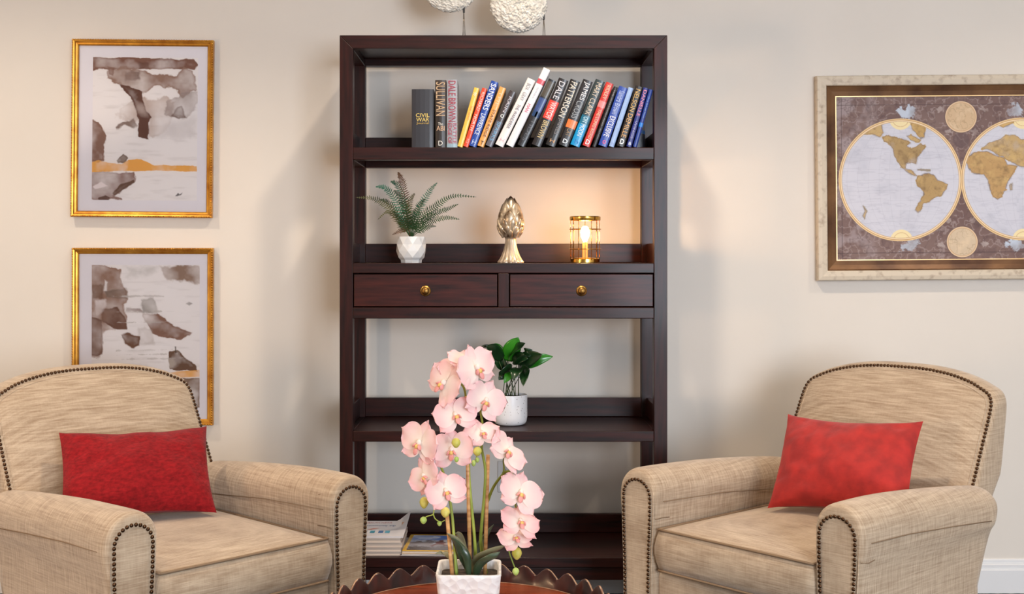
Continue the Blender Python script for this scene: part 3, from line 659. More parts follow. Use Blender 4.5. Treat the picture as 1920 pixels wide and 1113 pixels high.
def armchair(label, X, Y, rot, group):
    r = thing('armchair', label, 'armchair', (X,Y,0), (0,0,rot), group)
    for side in (-1,1):
        a = make_arm(side).build('arm', linen, r, smooth=True, sub=1)
        nails(nail_path_arm(side), (0,-1,0)).build('nailhead_trim', nailm, a, smooth=True)
        b = MB(); p = nail_path_arm(side)
        cxx = side*.327
        b.tube(smooth_line([(cxx+(x-cxx)*1.17,-.0005,z+.008 if z > .5 else z) for x,_,z in p], 60), .0022, 6); b.build('welt', linen, a, smooth=True)
        # side seam running back along the arm, and small tuck pleats at its front
        b = MB(); so = cxx+side*.0735
        b.tube([(so,.03,.533),(so+side*.001,.2,.530),(so+side*.001,.42,.517),(so,.62,.502)], .0016, 5)
        so = cxx-side*.0705; b.tube([(so,.03,.533),(so,.3,.525),(so,.6,.500)], .0014, 5)
        b.build('seam', pipem, a, smooth=True)
        b = MB(); s1 = cxx-side*.0625; b.tube([(s1,.004,.485),(s1-side*.0005,.03,.486),(s1-side*.001,.062,.484)], .0013, 5)
        s2 = cxx+side*.066; b.tube([(s2-side*.004,.003,.488),(s2,.03,.484),(s2,.055,.488)], .0013, 5)
        s3 = cxx-side*.066; b.tube([(cxx-side*.052,.002,.578),(cxx-side*.062,.02,.575),(s3,.055,.57)], .0013, 5)
        b.build('pleat', pipem, a, smooth=True)
    # back
    o = back_outline(); b = MB(); rs = []
    outer = inset(o, -.014)
    if abs(outer[0][1]-o[0][1]) > 0 and outer[0][1] < o[0][1]: outer = inset(o, .014)
    sg = -1 if outer == inset(o, -.014) else 1
    def ring(ins, off, rear=False):
        p = inset(o, ins*sg); return [(x, (ry(z) if rear else fy(z))+off, z) for x, z in p]
    rs.append(ring(-.004*0-.002, .012, True)); rs.append(ring(.007, -.004, True)); rs.append(ring(.009, -.02, True))
    rs.append(ring(.009, .026)); rs.append(ring(.008, .012)); rs.append(ring(.004, .003)); rs.append(ring(0, .001)); rs.append(ring(-.010, 0))
    base = inset(o, -.018*sg); ctr = Vector((0,.66))
    for k_ in range(0, 9):
        s_ = 1-k_/9.0; puff = -.030*(1-s_**3)-.006
        rs.append([(ctr.x+(x-ctr.x)*s_, fy(ctr.y+(z-ctr.y)*s_)+puff, ctr.y+(z-ctr.y)*s_) for x, z in base])
    b.rings(rs)
    bk = b.build('backrest', linen, r, smooth=True)
    pth = [(x, fy(z)-.001, z) for x, z in inset(o, -.002*sg)]
    n_ = len(o); lo_ = [i for i, p in enumerate(o) if p[1] < .50]
    idx = list(range(max(lo_)+1, n_))+list(range(0, min(lo_)))
    nails([pth[i] for i in idx], (0,-1,.45)).build('nailhead_trim', nailm, bk, smooth=True)
    b = MB(); q = inset(o, -.0155*sg); b.tube([(q[i][0], fy(q[i][1])-.003, q[i][1]) for i in idx], .0026, 6); b.build('welt', linen, bk, smooth=True)
    # frame below the seat
    b = MB(); b.box(-.275,.275,.022,.66,.12,.336); b.build('seat_rail', linen, r, bevel=.012, seg=3)
    b = MB(); b.box(-.33,.33,.60,.695,.12,.45); b.build('rear_panel', linen, r, bevel=.02, seg=3)
    # cushion
    b = MB(); nx, ny = 22, 24; x0, x1, y0, y1, z0, z1 = -.252, .252, .006, .625, .346, .458
    def surf(top):
        vs = []
        for j in range(ny+1):
            for i in range(nx+1):
                u = -1+2*i/nx; v = -1+2*j/ny
                e = (1-abs(u)**3)*(1-abs(v)**4)
                z = (z1+.026*e+.004*e*mn.noise(Vector((u*2+X,v*2,0)))) if top else z0-.002*e
                vs.append((x0+(x1-x0)*(u+1)/2+(0 if abs(u)<1 else 0), y0+(y1-y0)*(v+1)/2, z))
        return vs
    tv, bv = surf(True), surf(False)
    def per():
        e = [(i,0) for i in range(nx)]+[(nx,j) for j in range(ny)]+[(nx-i,ny) for i in range(nx)]+[(0,ny-j) for j in range(ny)]
        return e
    e = per(); idx_ = [j*(nx+1)+i for i, j in e]
    quads = [(j*(nx+1)+i, j*(nx+1)+i+1, (j+1)*(nx+1)+i+1, (j+1)*(nx+1)+i) for j in range(ny) for i in range(nx)]
    b.add(tv, quads); o0 = len(b.v); b.add(bv, [q[::-1] for q in quads])
    # bulging boxing band between the two faces
    cen = Vector(((x0+x1)/2,(y0+y1)/2)); prev = idx_; base0 = 0
    rows = []
    for k_ in range(1, 5):
        t = k_/5; row = []
        for ii in idx_:
            p = Vector(tv[ii]).lerp(Vector(bv[ii]), t); d = Vector((p.x-cen.x, p.y-cen.y)); 
            ox_ = (1 if p.x > x1-1e-4 else -1 if p.x < x0+1e-4 else 0); oy_ = (1 if p.y > y1-1e-4 else -1 if p.y < y0+1e-4 else 0)
            bu = .010*math.sin(PI*t); row.append((p.x+ox_*bu, p.y+oy_*bu, p.z))
        rows.append(len(b.v)); b.add(row, [])
    m_ = len(idx_)
    allr = [[ii for ii in idx_]]+[[s0+i for i in range(m_)] for s0 in rows]+[[o0+ii for ii in idx_]]
    for a_, c_ in zip(allr, allr[1:]):
        for i in range(m_): j = (i+1)%m_; b.f.append((a_[i], c_[i], c_[j], a_[j]))
    cu = b.build('seat_cushion', linen, r, smooth=True, bevel=0)
    for z_, src in ((.001, tv), (-.001, bv)):
        b = MB(); pp = [Vector(src[ii])+Vector((0,0,z_)) for ii in idx_]
        rings_ = pp+[pp[0]]; b.tube([Vector((p.x*1.004, p.y-.002 if p.y < .1 else p.y, p.z)) for p in rings_], .0036, 6); b.build('piping', pipem, cu, smooth=True)
    for sx in (-1,1):
        for yy in (.05,.60):
            b = MB(); b.lathe([(.017,0),(.021,.03),(.027,.085),(.028,.125)], 16, cx=sx*.315, cy=yy); b.build('leg', feetm, r, smooth=True, angle=40)
    return r
GA = 'pair of linen armchairs facing the table'
armchair('beige linen armchair with nailhead trim in the left foreground, in front of the gilt pictures', -.641, 3.081, .8062, None)
armchair('beige linen armchair with nailhead trim in the right foreground, below the world map', .602, 3.181, -.8536, None)
def chair_frame(X, Y, a):
    return Matrix.Translation((X,Y,0))@Matrix.Rotation(a,4,'Z')
def put_pillow(Mx, label, TL, TR, BL, BR_, m, seed):
    b = pillow(None, TL, TR, BL, BR_, .14, m, seed); c_ = (Vector(TL)+Vector(TR)+Vector(BL)+Vector(BR_))/4
    b.v = [tuple(Vector(v)-c_) for v in b.v]
    o = b.build('throw_pillow', m, None, smooth=True); o.matrix_world = Mx@Matrix.Translation(c_)
    return tag(o, label, 'pillow')
put_pillow(chair_frame(-.641,3.081,.8062), 'dark red woven rectangular pillow leaning on the left armchair', (-.195,.640,.728), (.243,.580,.708), (-.290,.450,.510), (.142,.370,.492), redc, 1)
put_pillow(chair_frame(.602,3.181,-.8536), 'bright red velvet rectangular pillow leaning on the right armchair', (-.196,.528,.742), (.216,.590,.757), (-.132,.340,.492), (.275,.405,.505), redv, 5)
# ------------------------------------------------------------------ scalloped tray table
mah = noisy('mahogany', (110,32,10), (184,72,24), (2,14,2), 5, .22, coat=.7, detail=6, lo=.3, hi=.7)
mahd = noisy('mahogany_dark', (32,10,8), (62,20,12), (9,9,2), 5, .3, coat=.2, detail=5, spec=.4)
edgem = noisy('pale_edge', (120,80,56), (170,132,100), (1,1,1), 30, .35, coat=.4)  # paler brown for the rim's flat top and the line at its foot
TX, TY, TR_, TZ = -.067, 2.535, .299, .462
tb = thing('tray_table', 'round mahogany table with a scalloped raised rim, in the foreground between the armchairs', 'table', (TX,TY,0))
b = MB(); b.lathe([(0,TZ-.018),(.285,TZ-.018),(.292,TZ-.012),(.293,TZ-.002),(.288,TZ),(0,TZ)], 96, cap=False); b.build('tabletop', mah, tb, smooth=True, angle=30)
b = MB(); n = 31*14; off = math.radians(90-.6); rs_i = []
def rimz(a):
    t = ((a-off)*31/(2*PI)) % 1.0; w_ = abs(t-.5)*2      # 1 at the peak
    return TZ+.020+.020*(.5-.5*math.cos(PI*w_))**.62
cols = []
for i in range(n):
    a = 2*PI*i/n; z = rimz(a); ca, sa = math.cos(a), math.sin(a)
    cols.append([(.286*ca,.286*sa,TZ-.006), (.289*ca,.289*sa,TZ+.006), (.2935*ca,.2935*sa,z-.0015), (.296*ca,.296*sa,z+.0012), (.300*ca,.300*sa,z+.0012), (.3025*ca,.3025*sa,z-.0015), (.298*ca,.298*sa,TZ+.004), (.295*ca,.295*sa,TZ-.018)])
vs = [p for c_ in cols for p in c_]; m_ = 8; fs = []; 
for i in range(n):
    for j in range(m_): fs.append((i*m_+j, ((i+1)%n)*m_+j, ((i+1)%n)*m_+(j+1)%m_, i*m_+(j+1)%m_))
b.add(vs, [f[::-1] for f in fs]); g = b.build('scalloped_rim', mahd, tb, smooth=True, angle=50)
g.data.materials.append(edgem)
for p_ in g.data.polygons:
    if p_.index % m_ == 3: p_.material_index = 1
b = MB(); b.torus(0,0,TZ+.0005,.2855,.0012,96,6); b.build('inlay_line', edgem, tb, smooth=True)
b = MB(); b.lathe([(.06,TZ-.018),(.055,TZ-.03),(.03,TZ-.05),(.024,TZ-.10),(.034,.26),(.046,.21),(.038,.17),(.05,.14),(.05,.11),(0,.10)], 32, cap=False); b.build('pedestal', mahd, tb, smooth=True)
for k_ in range(3):
    a = math.radians(30+120*k_); d = Vector((math.cos(a),math.sin(a),0)); b = MB()
    b.tube(smooth_line([d*.03+Vector((0,0,.15)), d*.10+Vector((0,0,.13)), d*.17+Vector((0,0,.06)), d*.24+Vector((0,0,.022))], 16), .022, 10, r1=.014); b.ball(d*.25+Vector((0,0,.019)), .022, .022, .018)
    b.build('leg', mahd, tb, smooth=True)
# ------------------------------------------------------------------ orchid in a white square pot
PX, PY = TX-.0005, 2.535
orc = thing('potted_orchid', 'pink orchid with several flower sprays in a white square pot on the scalloped table', 'plant', (PX,PY,TZ+.0005))
def L(p): return Vector(p)-Vector((PX,PY,TZ+.0005))
potm, nt, bs = nodes('white_dimpled_ceramic'); bs.inputs['Base Color'].default_value = (*lin((232,230,228)),1); bs.inputs['Roughness'].default_value = .4
tc = nt.nodes.new('ShaderNodeTexCoord'); vo = nt.nodes.new('ShaderNodeTexVoronoi'); vo.inputs['Scale'].default_value = 62; bp = nt.nodes.new('ShaderNodeBump'); bp.inputs['Strength'].default_value = .8; bp.inputs['Distance'].default_value = .004
nt.links.new(tc.outputs['Object'], vo.inputs['Vector']); nt.links.new(vo.outputs['Distance'], bp.inputs['Height']); nt.links.new(bp.outputs[0], bs.inputs['Normal'])
def sq(hw, z, rc=.014, n=5):
    out = []
    for k_, (sx, sy) in enumerate(((1,1),(-1,1),(-1,-1),(1,-1))):
        for i in range(n+1):
            a = PI/2*k_+PI/2*i/n; out.append((sx*(hw-rc)+rc*math.cos(a), sy*(hw-rc)+rc*math.sin(a), z))
    return out
b = MB(); b.rings([sq(.055,0),sq(.058,.003),sq(.0665,.100),sq(.0675,.104),sq(.0665,.107),sq(.0625,.107),sq(.0605,.104),sq(.0585,.085)]); b.build('pot', potm, orc, smooth=True, angle=50)
soilm = noisy('bark_soil', (28,22,18), (74,60,48), (1,1,1), 90, .95, .8, .006)
b = MB(); b.rings([sq(.0588,.084),sq(.0588,.088)]); b.build('soil', soilm, orc)
stemm = noisy('orchid_stem', (112,130,48), (160,172,70), (1,1,1), 12, .5)
stakem = noisy('bamboo_stake', (176,120,70), (214,168,112), (1,1,14), 8, .5)
b_ = [((839,965),(848,1084),2.55), ((876,835),(881,1062),2.53), ((914,855),(910,1055),2.54)]
b_ = [((838,962),(849,1084),2.52,2.50), ((874,742),(882,1066),2.52,2.52), ((915,852),(909,1070),2.55,2.54)]
for p0, p1, Y0, Y1 in b_:
    b = MB(); top = L(at(*p0,Y0)); bot = L(at(*p1,Y1)); bot.z = .086
    b.tube([top,bot], .0042, 10); b.build('support_stake', stakem, orc, smooth=True)
def stem(pts, r=.003, r1=.002, nm='stem'):
    P = [L(at(x,y,Y)) for x,y,Y in pts]
    b = MB(); b.tube(smooth_line(P, 34), r, 8, r1=r1); return b.build(nm, stemm, orc, smooth=True)
stem([(856,1078,2.50),(852,1020,2.51),(847,960,2.52),(836,900,2.52),(820,862,2.50),(806,850,2.49)], .0036)
stem([(893,1066,2.53),(889,1000,2.52),(880,900,2.52),(877,800,2.52),(872,735,2.52),(862,716,2.51)], .0036)
stem([(912,1078,2.56),(902,1020,2.56),(903,985,2.55),(908,930,2.545),(910,880,2.545),(903,838,2.54),(905,800,2.53),(900,765,2.52),(893,715,2.51)], .004)
stem([(914,940,2.55),(924,915,2.54),(936,897,2.53),(949,884,2.52),(960,887,2.515),(965,905,2.51),(966,940,2.51),(972,990,2.51),(970,1020,2.51)], .0032, .0018)
stem([(940,893,2.53),(945,880,2.52),(944,862,2.52),(950,848,2.52)], .002, .0016, 'flower_stalk')
stem([(829,925,2.50),(818,935,2.49),(806,940,2.49),(796,944,2.49)], .0016, .0014, 'flower_stalk')
stem([(832,948,2.50),(815,955,2.49),(812,964,2.49),(800,968,2.49),(795,973,2.49)], .0014, .001, 'flower_stalk')
stem([(812,962,2.49),(816,972,2.49),(826,978,2.49),(834,975,2.49)], .0013, .001, 'flower_stalk')
stem([(956,1010,2.505),(954,1030,2.505),(960,1050,2.505),(967,1068,2.505)], .0018, .0013, 'flower_stalk')
stem([(898,835,2.53),(893,858,2.52),(887,868,2.52)], .0014, .0011, 'flower_stalk')
petm = vcol('orchid_petal', .55, translucent=.32); petm.node_tree.nodes['Principled BSDF'].inputs['Subsurface Weight'].default_value = 0
lipm = vcol('orchid_lip', .5, translucent=.2)
PK = np.array(lin((254,212,216))); CR = np.array(lin((253,246,236))); DP = np.array(lin((248,178,184)))
def petal(b, M_, ang, ln, wd, cup, fold, seed, pointed=0.0, tone=0.0):
    nu, nv = 10, 8; vs = []; cs = []
    ca, sa = math.cos(ang), math.sin(ang)
    for i in range(nu+1):
        s_ = i/nu; prof = max(0,1-abs(2*s_**1.12-1)**2.3)**.5
        if pointed: prof = prof*(1-pointed)+pointed*math.sin(PI*s_**.9)
        prof = max(prof, .16*(1-s_)) if s_ < .5 else prof
        for j in range(nv+1):
            q = -1+2*j/nv
            along = ln*(s_*(1-.10*q*q*s_)); across = wd*.5*prof*q
            z = cup*ln*(s_**1.6)*.5-fold*abs(q)*wd*.16*prof+.05*ln*math.sin(5*q+seed)*s_*.6+.03*ln*math.sin(9*s_+seed*2)*q
            x = along*ca-across*sa; y = along*sa+across*ca
            vs.append(M_@Vector((x,y,z)))
            f_ = min(1, max(0, (s_-.12)*1.25+abs(q)*.15)); c_ = CR*(1-f_)+(PK*(1-tone)+DP*tone)*f_
            if s_ > .8: c_ = c_*(1-(s_-.8)*1.2)+CR*((s_-.8)*1.2)
            cs.append(tuple(c_))
    fs = [(i*(nv+1)+j, (i+1)*(nv+1)+j, (i+1)*(nv+1)+j+1, i*(nv+1)+j+1) for i in range(nu) for j in range(nv)]
    b.addc(vs, fs, cs)
def flower(px, py, Y, rpx, yaw=0, pitch=0, roll=0, tone=.3):
    """yaw turns the face to the picture right, pitch up; roll turns it in its own plane (degrees)"""
    c_ = L(at(px,py,Y)); s_ = rpx*1.06*Y/F
    face = Matrix(((1,0,0),(0,0,-1),(0,1,0)))          # local x right, y up, z towards camera
    M3 = Matrix.Rotation(math.radians(yaw),3,'Z')@Matrix.Rotation(math.radians(-pitch),3,'X')@face@Matrix.Rotation(math.radians(roll),3,'Z')
    M4 = Matrix.Translation(c_)@M3.to_4x4()
    b = MB(); sd = R.random()*6
    for a in (90, 215, 325): petal(b, M4@Matrix.Translation((0,0,-.0015)), math.radians(a+R.uniform(-6,6)), s_*1.0, s_*.70, R.uniform(-.15,.25), .3, sd+a, .3, tone)
    for a in (18, 162): petal(b, M4@Matrix.Translation((0,0,.0015)), math.radians(a+R.uniform(-5,5)), s_*1.06, s_*1.12, R.uniform(.05,.4), .25, sd+a, 0, tone*.8)
    fo = b.build('flower', petm, orc, smooth=True, col=True)
    b = MB()
    yel = lin((246,206,120)); pk = lin((246,170,164)); wh_ = lin((252,236,226))
    b.ball(M4@Vector((0,s_*.06,s_*.10)), s_*.10, s_*.13, s_*.10, 10, 6, c=wh_, M=M3)
    b.ball(M4@Vector((0,-s_*.10,s_*.16)), s_*.10, s_*.10, s_*.08, 10, 6, c=yel, M=M3)
    for sx in (-1,1): b.ball(M4@Vector((sx*s_*.13,-s_*.09,s_*.15)), s_*.045, s_*.12, s_*.10, 8, 6, c=pk, M=M3@Matrix.Rotation(sx*.5,3,'Z'))
    b.ball(M4@Vector((0,-s_*.27,s_*.17)), s_*.11, s_*.17, s_*.04, 10, 6, c=pk, M=M3)
    b.build('flower_lip', lipm, fo, smooth=True, col=True)
FL = [ (893,692,2.49,47,42,12,20,.05), (833,720,2.50,47,-42,18,-35,.25), (854,780,2.48,42,12,28,14,.55), (909,752,2.50,43,32,6,-25,.1), (904,814,2.49,35,20,45,5,.35),
       (788,832,2.48,47,-38,6,-15,.3), (848,845,2.475,43,-14,14,5,.35), (798,893,2.47,38,-45,4,40,.5), (836,922,2.465,40,14,22,12,.55), (950,848,2.50,43,52,28,-50,.05),
       (974,926,2.49,46,38,26,-32,.2), (975,980,2.485,40,36,42,-20,.65), (966,1010,2.49,34,16,55,10,.5), (864,688,2.52,40,-20,38,35,.15), (872,676,2.51,34,30,55,-20,.05)]
for f_ in FL: flower(*f_)
budm = noisy('orchid_bud', (170,168,62), (214,200,104), (1,1,1), 30, .5)
gbud = noisy('green_bud', (150,178,80), (180,200,110), (1,1,1), 30, .5)
for (x,y,Y,rx,rz,m_b) in ((795,942,2.49,8.5,11,budm),(835,960,2.47,9,10,budm),(855,830,2.43,8.5,9.5,budm),(895,846,2.46,8.5,9,budm),(969,1037,2.50,9.5,12,budm),(794,975,2.49,6.5,7,gbud),(824,981,2.49,4.5,5,gbud),(967,1071,2.505,6.5,7.5,gbud),(856,861,2.43,4.5,5.5,gbud),(888,868,2.50,4.5,6,gbud),(895,862,2.50,4,5,gbud)):
    b = MB(); s_ = Y/F; p = L(at(x,y,Y)); b.ball(p, rx*s_, rx*s_, rz*s_, 14, 10)
    b.v = [((v[0]-p.x)*(1-.25*max(0,-(v[2]-p.z)/(rz*s_)))+p.x, v[1], v[2]) for v in b.v]
    b.build('flower_bud', m_b, orc, smooth=True)
def leaf_mesh(pts, w, fold=.25, n=16, m=4, col=None, tipw=0, sharp=1.0, side=None):
    """strap or blade leaf along a curve; w is the full width"""
    P = smooth_line(pts, n); b = MB(); vs = []; cs = []
    for i, p in enumerate(P):
        t = (P[min(i+1,n)]-P[max(i-1,0)]).normalized(); s_ = i/n
        sd = side if side is not None else Vector((1,0,0))
        u = (sd-t*sd.dot(t)); u = u.normalized() if u.length > 1e-4 else Vector((0,1,0)); nn = t.cross(u)
        ww = w*.5*max(.02, (math.sin(PI*min(1,(s_*.93+.07)**sharp)))**.8)
        for j in range(m+1):
            q = -1+2*j/m; vs.append(p+u*q*ww+nn*abs(q)*ww*fold)
            cs.append(col or (1,1,1))
    fs = [(i*(m+1)+j, i*(m+1)+j+1, (i+1)*(m+1)+j+1, (i+1)*(m+1)+j) for i in range(n) for j in range(m)]
    b.addc(vs, fs, cs); return b
oleaf = noisy('orchid_leaf', (44,62,42), (92,108,84), (1,1,1), 9, .35, coat=.3)
oleafu = noisy('orchid_leaf_back', (110,108,80), (146,142,112), (1,1,1), 9, .5)
for pts, w, m_l in (([(880,1075,2.52),(872,1040,2.51),(856,1015,2.50),(838,999,2.49)], 17, oleafu), ([(884,1075,2.53),(868,1050,2.50),(856,1020,2.48),(845,1006,2.47)], 14, oleaf),
                  ([(888,1075,2.52),(893,1052,2.50),(918,1036,2.48),(951,1021,2.47)], 18, oleafu), ([(890,1077,2.50),(898,1062,2.48),(920,1046,2.46),(938,1034,2.46)], 18, oleaf),
                  ([(880,1078,2.50),(876,1050,2.49),(868,1030,2.49),(858,1012,2.50)], 16, oleaf), ([(886,1076,2.56),(896,1040,2.58),(910,1005,2.59),(926,982,2.60)], 13, oleaf),
                  ([(895,1076,2.55),(893,1040,2.57),(903,1015,2.58),(914,995,2.58)], 14, oleaf), ([(858,1076,2.52),(850,1050,2.52),(834,1035,2.53),(815,1038,2.53)], 12, oleafu), ([(876,1076,2.56),(870,1040,2.57),(862,1005,2.58),(852,1000,2.58)], 16, oleafu)):
    P = [L(at(x,y,Y)) for x,y,Y in pts]; P[0].z = .087
    o = leaf_mesh(P, w*2.5/F, .35).build('leaf', m_l, orc, smooth=True); s_ = o.modifiers.new('solid','SOLIDIFY'); s_.thickness = .0012
# ------------------------------------------------------------------ fern
SH2 = fz(493); FY = 4.06
fp = at(771,0,FY).x
fe = thing('potted_fern', 'small fern with spreading fronds in a white faceted pot, on the middle shelf', 'plant', (fp,FY,SH2))
def Lf(x,y,Y=FY): return at(x,y,Y)-Vector((fp,FY,SH2))
ceram = mat('white_ceramic', (232,231,230), .3, coat=.2)
b = MB(); n = 9; rs = []
for k_, (r_, z, tw) in enumerate(((.035,0,0),(.036,.010,0),(.044,.018,0),(.0505,.040,.5),(.0495,.062,0),(.0485,.088,.5))):
    rs.append([(r_*(1.0 if k_ > 1 else 1)*math.cos(2*PI*(i+tw)/n), r_*math.sin(2*PI*(i+tw)/n), z) for i in range(n)])
vs = [p for r_ in rs for p in r_]; fs = []
for k_ in range(len(rs)-1):
    for i in range(n):
        j = (i+1)%n; a, b1, c_, d = k_*n+i, k_*n+j, (k_+1)*n+i, (k_+1)*n+j
        tw0 = (0,0,0,.5,0,.5)[k_]; tw1 = (0,0,0,.5,0,.5)[k_+1]
        if tw1 > tw0: fs += [(a,b1,c_),(b1,d,c_)]
        else: fs += [(a,d,c_),(a,b1,d)] if tw1 == tw0 else [(a,b1,d),(a,d,c_)]
k0 = len(rs)-1; o_ = len(vs)
vs += [(.88*p[0],.88*p[1],.088) for p in rs[-1]]+[(.84*p[0],.84*p[1],.070) for p in rs[-1]]
for i in range(n):
    j = (i+1)%n; fs += [(k0*n+i,k0*n+j,o_+j,o_+i),(o_+i,o_+j,o_+n+j,o_+n+i)]
fs += [tuple(range(n-1,-1,-1)), tuple(o_+n+i for i in range(n))]
b.add(vs, fs); b.build('pot', ceram, fe)
fg = [noisy('fern_green', (26,58,26), (52,92,44), (1,1,1), 20, .6), noisy('fern_teal', (36,100,72), (66,134,102), (1,1,1), 20, .6), noisy('fern_olive', (58,58,22), (96,94,46), (1,1,1), 20, .6), noisy('fern_bronze', (74,40,22), (104,68,40), (1,1,1), 20, .6)]
def frond(pts, ll, mi, dens=26, Y1=None):
    Ys = [FY+(pts[-1][2]-FY)*k_/(len(pts)-1) for k_ in range(len(pts))]
    P = smooth_line([Lf(p[0],p[1],Ys[i]) for i, p in enumerate(pts)], int(dens*1.35))
    b = MB(); b.tube(P, .0012, 5, r1=.0005)
    side0 = Vector((0,-1,0))
    for i in range(4, len(P)-1):
        s_ = i/(len(P)-1); t = (P[i+1]-P[i-1]).normalized(); ln = ll/560*(math.sin(PI*min(1,.12+.86*s_))**.6)*(1-.62*s_)*R.uniform(.78,1.12)*1.18
        u = t.cross(Vector((0,-1,0))); u = u.normalized() if u.length > .05 else Vector((1,0,0))
        for sg_ in (-1,1):
            d = (u*sg_+t*.42+Vector((R.uniform(-.1,.1),R.uniform(-.35,.15),R.uniform(-.1,.1)))).normalized()
            q = P[i]; e = q+d*ln; w_ = t*(.0021); mid = q+d*ln*.45+Vector((0,-.001,.0))
            b.add([q-w_*.5, mid-w_, e, mid+w_, q+w_*.5], [(0,1,3,4),(1,2,3)])
    b.build('frond', fg[mi], fe)
R0 = (770,446,FY)
for pts, ll, mi, dn in (
    ([R0,(752,418,0),(728,388,0),(700,372,0),(667,370,4.00)], 13, 2, 26), ([R0,(757,415,0),(742,375,0),(722,352,0),(704,350,3.99)], 14, 1, 24),
    ([R0,(762,400,0),(758,360,0),(752,335,0),(746,322,4.04)], 14, 3, 24), ([R0,(764,405,0),(756,370,0),(744,345,0),(732,340,4.12)], 15, 1, 22),
    ([R0,(778,410,0),(792,380,0),(808,355,0),(820,342,4.16)], 12, 1, 22), ([R0,(785,410,0),(815,388,0),(848,368,0),(893,369,3.98)], 12, 0, 28),
    ([R0,(790,418,0),(815,400,0),(838,392,0),(860,382,4.12)], 12, 0, 22), ([R0,(790,425,0),(812,413,0),(838,408,0),(862,411,3.97)], 11, 0, 22),
    ([R0,(754,422,0),(738,402,0),(724,398,0),(708,412,3.96)], 8, 2, 18), ([R0,(776,420,0),(782,396,0),(790,380,0),(798,372,3.96)], 12, 0, 18),
    ([R0,(766,420,0),(766,396,0),(770,374,0),(778,362,3.98)], 13, 2, 18), ([R0,(760,428,0),(750,412,0),(744,402,0),(736,396,3.94)], 12, 0, 16),
    ([R0,(780,428,0),(794,415,0),(806,404,0),(820,400,3.94)], 13, 0, 18), ([R0,(772,425,0),(774,408,0),(776,398,0),(780,390,3.92)], 12, 0, 16),
    ([R0,(764,430,0),(752,432,0),(744,436,0),(735,440,3.98)], 8, 3, 12), ([R0,(786,434,0),(798,428,0),(808,424,0),(818,424,4.0)], 9, 0, 12),
    ([R0,(768,415,0),(758,388,0),(748,366,0),(738,356,3.96)], 13, 0, 20), ([R0,(762,420,0),(744,396,0),(726,378,0),(712,374,4.10)], 12, 0, 20)):
    frond(pts, ll, mi, dn)
# ------------------------------------------------------------------ artichoke finial
AY = 4.04; ax = at(957.5,0,AY).x
af = thing('artichoke_ornament', 'champagne gold artichoke finial on a fluted foot, at the centre of the middle shelf', 'ornament', (ax,AY,SH2))
champ = noisy('champagne_gilt', (96,70,46), (226,206,178), (1,1,1), 30, .32, .3, .003, metal=.6, lo=.36, hi=.6)
champl = noisy('champagne_stem', (160,138,112), (222,204,182), (1,1,.4), 30, .35, metal=.6, lo=.3, hi=.6)
prof = [(.041,0),(.042,.004),(.036,.012),(.030,.024),(.0235,.042),(.0195,.060),(.0175,.076),(.0185,.088),(.03,.094)]
def fl(a, k_, z): 
    amp = .12*max(.35, 1-z/.11)
    return 1+amp*abs(math.cos(6*a))-amp*.5
b = MB(); b.lathe(prof, 144, fn=fl); b.build('fluted_foot', champl, af, smooth=True, angle=60)
hd = MB()
def hr_(z):   # egg profile, z 0..0.136
    t = z/.136
    return .0425*(math.sin(PI*min(1, (t*.86+.14)**.85)))**.72 if t < 1 else 0
hd.lathe([(max(.001,hr_(z)*.90), z) for z in [.136*i/14 for i in range(15)]], 28, z0=.088)
rows = [(-.004,.026,10,.0075,.9),(.008,.030,9,.0075,.95),(.024,.036,8,.006,1.0),(.040,.046,6,.005,1.12),(.062,.050,5,.004,1.2),(.084,.046,4,.002,1.2)]
for k_, (z0, hh, nn, bl, wf) in enumerate(rows):
    for i in range(nn):
        a0 = 2*PI*(i+.5*(k_%2)+.13*k_)/nn-PI/2; nu, nv = 10, 10; vs = []
        for u in range(nu+1):
            s_ = u/nu; z = z0+hh*s_; rr = hr_(max(.002,min(z,.134)))*.93
            wd_ = PI/nn*wf*(1-s_**3.2)**.5*(.72+.5*s_*(1-s_)*2) if s_ < 1 else .01
            for v in range(nv+1):
                q = -1+2*v/nv; a = a0+q*wd_
                lift = 1.15*bl*(1-q*q)**.6*(math.sin(PI*(.15+.75*s_)))**.7+.0045*s_**2-.001
                vs.append(((rr+lift)*math.cos(a), (rr+lift)*math.sin(a), .088+z))
        fs = [(u*(nv+1)+v, u*(nv+1)+v+1, (u+1)*(nv+1)+v+1, (u+1)*(nv+1)+v) for u in range(nu) for v in range(nv)]
        hd.add(vs, fs)
hd.build('artichoke_head', champ, af, smooth=True)
# ------------------------------------------------------------------ gold cage lamp
LY = 4.06; lx = at(1097,0,LY).x
lamp = thing('cage_lamp', 'small lit lamp in a gold wire cage, at the right of the middle shelf', 'lamp', (lx,LY,SH2))
gold = noisy('polished_gold', (190,140,52), (232,190,98), (1,1,1), 12, .2, metal=1)
b = MB(); b.lathe([(.045,0),(.049,.002),(.049,.013),(.046,.016),(.034,.017),(.010,.019),(0,.019)], 40, cap=False); b.build('base', gold, lamp, smooth=True, angle=40)
b = MB(); b.lathe([(.043,.142),(.051,.142),(.052,.144),(.052,.154),(.050,.156),(.043,.156),(.042,.154),(.042,.144),(.043,.142)], 40, cap=False); b.build('top_ring', gold, lamp, smooth=True, angle=40)
for z in (.113,.046):
    b = MB(); b.torus(0,0,z,.053,.0014,40,6); b.build('wire_ring', gold, lamp, smooth=True)
for i in range(14):
    a = 2*PI*(i+.35)/14; b = MB(); b.tube([(.0495*math.cos(a),.0495*math.sin(a),.010),(.0495*math.cos(a),.0495*math.sin(a),.146)], .0011, 6); b.build('cage_wire', gold, lamp, smooth=True)
candle = mat('lamp_socket', (236,180,110), .5)
